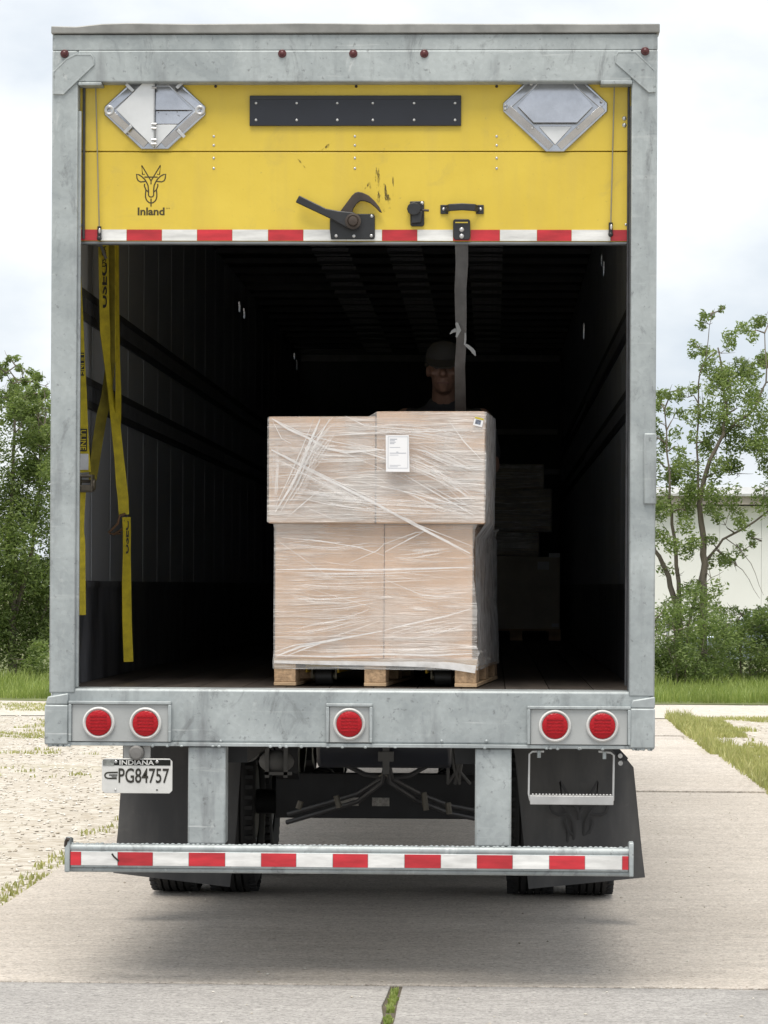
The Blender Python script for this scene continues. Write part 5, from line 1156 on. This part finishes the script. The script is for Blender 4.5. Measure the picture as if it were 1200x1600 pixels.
def tree(name, label, cat, Y, base, trunks, clusters, seed, lsize=.085, dens=.42, lmat=LEAF, deep=.5, group=None, thick=1.0):
    rnd = random.Random(seed); b0 = P(*base, Y); t = thing(name, label, cat, (b0.x, Y, 0), group or ('bushes behind the verge' if cat == 'bush' else 'trees behind the verge'))
    sc = FPX/(Y-CAM.y); tr = MB(); lf = MB(); pts3 = []
    for pts, r0, r1 in trunks:
        yo = 0; q = []
        for i, (a, b) in enumerate(pts):
            p = P(a, b, Y); p.y += yo; yo += rnd.uniform(-.12, .12)
            if i == 0 and p.z < .35: p.z = -.06
            q.append(p)
        fine = []
        for i in range(len(q)-1):
            for f in (0, .34, .67): fine.append(q[i].lerp(q[i+1], f)+Vector((rnd.uniform(-.02, .02), 0, rnd.uniform(-.02, .02)))*(i > 0))
        fine.append(q[-1]); tr.tube(fine, [(r0+(r1-r0)*i/(len(fine)-1))*thick for i in range(len(fine))], 7); pts3 += fine
    for cx, cy, cr in clusters:
        c = P(cx, cy, Y); rr = cr/sc; c.y += rnd.uniform(-deep, deep)
        near = min(pts3, key=lambda p: (p-c).length + max(0, p.z-c.z)*1.5)
        mid = near.lerp(c, .55)+Vector((rnd.uniform(-.08, .08), rnd.uniform(-.08, .08), rnd.uniform(.0, .12)))
        if (near-c).length > .05: tr.tube([near, mid, c], [.016*thick, .010*thick, .004], 5); pts3 += [mid]
        for k in range(3):
            d = Vector((rnd.gauss(0, .6), rnd.gauss(0, .6), rnd.gauss(.3, .6)))*rr
            tr.tube([c.lerp(mid, .2), c+d*.6, c+d*1.1], [.006, .004, .002], 4)
        n = int(1.9*dens*cr*cr*rnd.uniform(.8, 1.2))+14
        # several small sprays inside each cluster leave gaps between them
        ns_ = max(2, int(cr/5))
        for k in range(ns_):
            d = Vector((rnd.gauss(0, .5), rnd.gauss(0, .5), rnd.gauss(0, .5)))*rr
            leafbox(lf, c+d*1.5, rr*.72, n//ns_, lsize, rnd)
    obj('trunk', tr, BARK, t); obj('crown', lf, lmat, t, smooth=False); return t
CL = [(1115,490,8),(1107,508,11),(1132,480,6),(1095,545,12),(1105,560,13),(1130,550,16),(1165,520,15),(1195,500,14),(1150,590,23),(1120,585,20),(1170,570,17),(1195,560,16),(1140,612,28),(1110,610,16),(1075,620,15),(1045,612,14),(1035,632,11),(1055,650,12),(1100,640,22),(1150,640,20),(1190,630,22),(1030,660,12),(1035,690,15),(1060,700,16),(1110,690,15),(1180,690,20),(1200,720,20),(1050,740,20),(1080,730,22),(1120,730,23),(1160,740,17),(1040,780,23),(1100,770,24),(1070,800,22),(1150,800,19),(1190,780,20),(1045,840,20),(1085,850,17),(1120,860,15),(1150,880,17),(1060,900,17),(1110,905,22),(1180,840,10),(1012,720,22),(1000,780,22),(985,680,20),(1215,660,26),(1235,600,22),(1240,740,26),(1260,680,24),(1225,800,20),(1130,820,14),(1085,765,20),(1128,655,20),(1160,665,17)]
TR = [([(1100,1062),(1098,960),(1101,880),(1098,845),(1092,800),(1098,760),(1108,720),(1127,680),(1135,640),(1128,600),(1120,545)], .075, .012), ([(1127,684),(1150,660),(1178,640),(1197,600),(1195,520)], .035, .008), ([(1062,1060),(1058,950),(1045,900),(1030,870),(1015,835),(1000,780)], .065, .02), ([(1066,1058),(1062,930),(1055,860),(1048,800),(1045,740),(1038,640)], .05, .01), ([(1092,790),(1090,690),(1090,600),(1104,550),(1112,492)], .022, .004), ([(1075,980),(1100,880),(1130,842),(1180,815),(1240,760),(1255,690)], .03, .008), ([(1104,838),(1130,868),(1160,890),(1186,935)], .012, .003), ([(1150,850),(1172,880),(1192,930)], .008, .003), ([(1135,842),(1160,860),(1190,845)], .010, .003)]
tree('willow_tree', 'thin trunked open crowned tree right of the trailer', 'tree', 40.0, (1090, 1062), TR, CL, 3, dens=.62)
R5 = random.Random(21)
c2 = [(R5.uniform(1250, 1420), R5.uniform(560, 860), R5.uniform(14, 28)) for _ in range(34)]
tree('willow_tree', 'leafy tree farther right behind the grass verge', 'tree', 41.5, (1340, 1060), [([(1340,1060),(1335,950),(1345,850),(1330,760),(1340,650),(1335,560)], .09, .012), ([(1336,900),(1300,820),(1270,720)], .04, .01), ([(1342,880),(1380,800),(1400,700)], .04, .01)], c2, 5, dens=.55)
def bush(label, Y, base, cl, seed, dens=.75, ls=.075, mat=LEAF_DARK):
    tr_ = [([(base[0]+dx, base[1]), (base[0]+dx*1.6, base[1]-45), (base[0]+dx*2.4, base[1]-95)], .022, .006) for dx in (-18, -6, 5, 17)]
    return tree('bush', label, 'bush', Y, base, tr_, cl, seed, ls, dens, mat, .7)
bush('dense dark bush at the foot of the thin trunked tree', 39.0, (1065, 1065), [(1030,960,20),(1045,975,28),(1075,985,32),(1100,975,24),(1040,1010,30),(1075,1025,34),(1105,1020,30),(1060,1050,26),(1095,1050,26),(1030,1045,24),(1020,990,24),(1005,1020,28),(1085,945,20),(1120,1050,22)], 31)
bush('wide bush in front of the wire fence at the right', 40.5, (1165, 1065), [(1130,985,26),(1155,1010,30),(1185,1015,28),(1140,1035,30),(1175,1045,28),(1205,1035,28),(1215,990,24),(1125,1015,26),(1200,960,12),(1160,965,12),(1140,950,14),(1230,1020,28),(1195,1050,24),(1170,985,24),(1192,990,22),(1210,970,20),(1150,980,22),(1185,960,14)], 32, .6)
bush('tall weedy bush farther right along the fence', 40.0, (1290, 1065), [(R5.uniform(1245, 1345), R5.uniform(950, 1050), R5.uniform(18, 30)) for _ in range(14)], 33)
lc = [(5,592,14),(28,600,13),(60,632,12),(40,580,8),(15,640,24),(58,672,22),(-20,640,26),(38,700,28),(75,700,22),(0,720,34),(40,755,32),(72,745,26),(10,800,40),(60,815,36),(90,780,26),(20,860,40),(65,880,36),(95,850,28),(0,920,42),(45,940,40),(80,950,32),(-30,860,40),(-40,760,34),(10,980,42),(55,1000,34),(90,1010,26),(20,1025,30),(-30,980,40),(60,1030,22),(105,930,28),(110,700,24),(-15,570,10),(68,655,12),(22,618,12),(50,615,9),(8,612,16),(40,625,18),(70,610,12),(28,585,10),(66,600,9),(5,575,10),(50,650,20),(20,625,18),(75,665,20),(35,665,22),(55,588,8),(14,560,7),(72,640,16)]
tree('bushy_tree', 'tall bushy tree at the left edge behind the gravel', 'tree', 41.0, (20, 1070), [([(20,1072),(18,980),(25,880),(20,780),(25,680),(20,600)], .09, .008), ([(24,960),(50,860),(62,760),(60,650)], .05, .006), ([(18,980),(-10,880),(-15,760),(-15,640)], .05, .008), ([(40,1070),(60,980),(90,900),(95,800)], .04, .008)], lc, 41, lsize=.085, dens=1.0, lmat=LEAF, deep=.9)
c3 = [(R5.uniform(-190, -60), R5.uniform(640, 1040), R5.uniform(24, 42)) for _ in range(34)]
tree('bushy_tree', 'dense bushy tree farther left behind the gravel', 'tree', 42.0, (-120, 1066), [([(-120,1068),(-122,900),(-118,700)], .10, .01), ([(-120,960),(-90,820),(-80,700)], .05, .01), ([(-121,950),(-150,820),(-165,700)], .05, .01)], c3, 43, dens=.9, lmat=LEAF_DARK, deep=1.0)
# far line of trees along the horizon
m = MB(); r6 = random.Random(3)
for k in range(420):
    x = -260+520*k/419; h = 3.2+1.8*mnoise.noise((x*.03, 0, 0))+1.2*mnoise.noise((x*.2, 3, 0)); c = Vector((x, 300+r6.uniform(-8, 8), h*.5))
    for q in range(40):
        p = c+Vector((r6.gauss(0, 1.2), r6.gauss(0, 2), r6.uniform(-.6, .6)*h)); a = Vector((r6.gauss(0, 1), r6.gauss(0, 1), r6.gauss(0, 1))).normalized()*.45; b = a.cross(Vector((r6.gauss(0, 1), r6.gauss(0, 1), 1))).normalized()*.35
        i = len(m.v); m.v += [p-a, p+b, p+a, p-b]; m.f += [(i, i+1, i+2, i+3)]
tag(obj('treeline', m, LEAF_DARK, smooth=False), 'far low line of green trees along the horizon', 'woods', kind='stuff')
# wire fence
fe = thing('wire_fence', 'low wire mesh fence with a top rail behind the right bushes', 'fence', (8, 44, 0))
for k in range(8):
    m = MB(); m.cyl((2+1.9*k, 44, -.03), (2+1.9*k, 44, 1.13), .03, 8); obj('post', m, simple('fence grey', (.30, .32, .33), .5, .5), fe)
zr = P(1165, 970, 44).z; m = MB(); m.cyl((2, 44, zr), (15.3, 44, zr), .022, 8); obj('top_rail', m, simple('fence grey', (.3, .32, .33)), fe)
m = MB()
for k in range(170):
    x = 1+.085*k
    for s in (-1, 1):
        a, b = Vector((x, 44+.004*s, .0)), Vector((x+s*1.05, 44+.004*s, 1.05)); 
        if min(a.x, b.x) > 2 and max(a.x, b.x) < 15.3: m.ribbon([a, b], .004, .002)
tag(obj('wire_mesh', m, simple('fence grey', (.3, .32, .33)), fe, smooth=False), kind='stuff')
# parked car beyond the fence
car = thing('parked_car', 'silver blue car parked behind the fence and bushes at the right', 'car', (6.4, 48, 0))
PAINT = simple('silver blue car paint', (.36, .42, .50), .3, .4); CGL = simple('car glass', (.03, .04, .05), .1)
cx = 4.3; prof = [(0,.38),(.02,.62),(.12,.74),(.95,.84),(1.55,1.27),(1.75,1.33),(2.7,1.33),(3.0,1.28),(3.6,.92),(4.2,.84),(4.32,.70),(4.32,.38),(3.85,.30),(.5,.30)]
m = MB(); m.prism([(cx+a, b-.04) for a, b in prof], 47.1, 48.8); bd = obj('body', m, PAINT, car, .05, fix=True)
for q in ([(1.12,.86),(1.58,1.21),(2.2,1.23),(2.2,.86)], [(2.26,.86),(2.26,1.23),(2.95,1.2),(3.4,.88)]):
    m = MB(); m.prism([(cx+a, b-.03) for a, b in q], 47.085, 47.12); obj('window', m, CGL, car, .01, fix=True)
for x in (.85, 3.45):
    for y in (47.2, 48.7):
        m = MB(); m.lathe([(-.09,.16),(-.1,.27),(-.07,.30),(.07,.30),(.1,.27),(.09,.16)], (cx+x, y, .27), 'Y', 24); wv = obj('wheel', m, RUBBER, car, fix=True)
        m = MB(); m.lathe([(-.085,.01),(-.085,.18),(.085,.18),(.085,.01)], (cx+x, y, .27), 'Y', 20); obj('rim', m, STEEL, wv, fix=True)
for x in (.0, 4.24):
    m = MB(); m.box(cx+x, cx+x+.08, 47.15, 47.5, .58, .70); obj('lamp', m, GROMMET, car, .02)
# long white building
bl = thing('white_building', 'long low white metal building with a brown roof edge behind the trees', 'building', (16, 64, 0))
zw = P(1120, 790, 62).z; 
m = MB(); m.box(-1, 34, 62.02, 76, -.05, zw); obj('wall', m, WALLW, bl)
for k in range(34):
    m = MB(); m.box(-1+k*1.03, -1+k*1.03+1.022, 61.985, 62.018, 0, zw-.01); obj('wall_sheet', m, WALLW, bl)
m = MB(); m.box(-1.3, 34.3, 61.6, 61.75, zw+.02, P(1120, 773, 62).z); obj('fascia', m, ROOFB, bl)
zt = P(1120, 772, 61.5).z; m = MB(); m.xprism([(61.5, zt+.01), (69, zt+.42), (76.5, zt+.01), (76.5, zt-.05), (61.76, zt-.05), (61.5, zt-.05)], -1.4, 34.4); obj('roof', m, simple('pale roof metal', (.5, .5, .49), .5, .3), bl, fix=True)
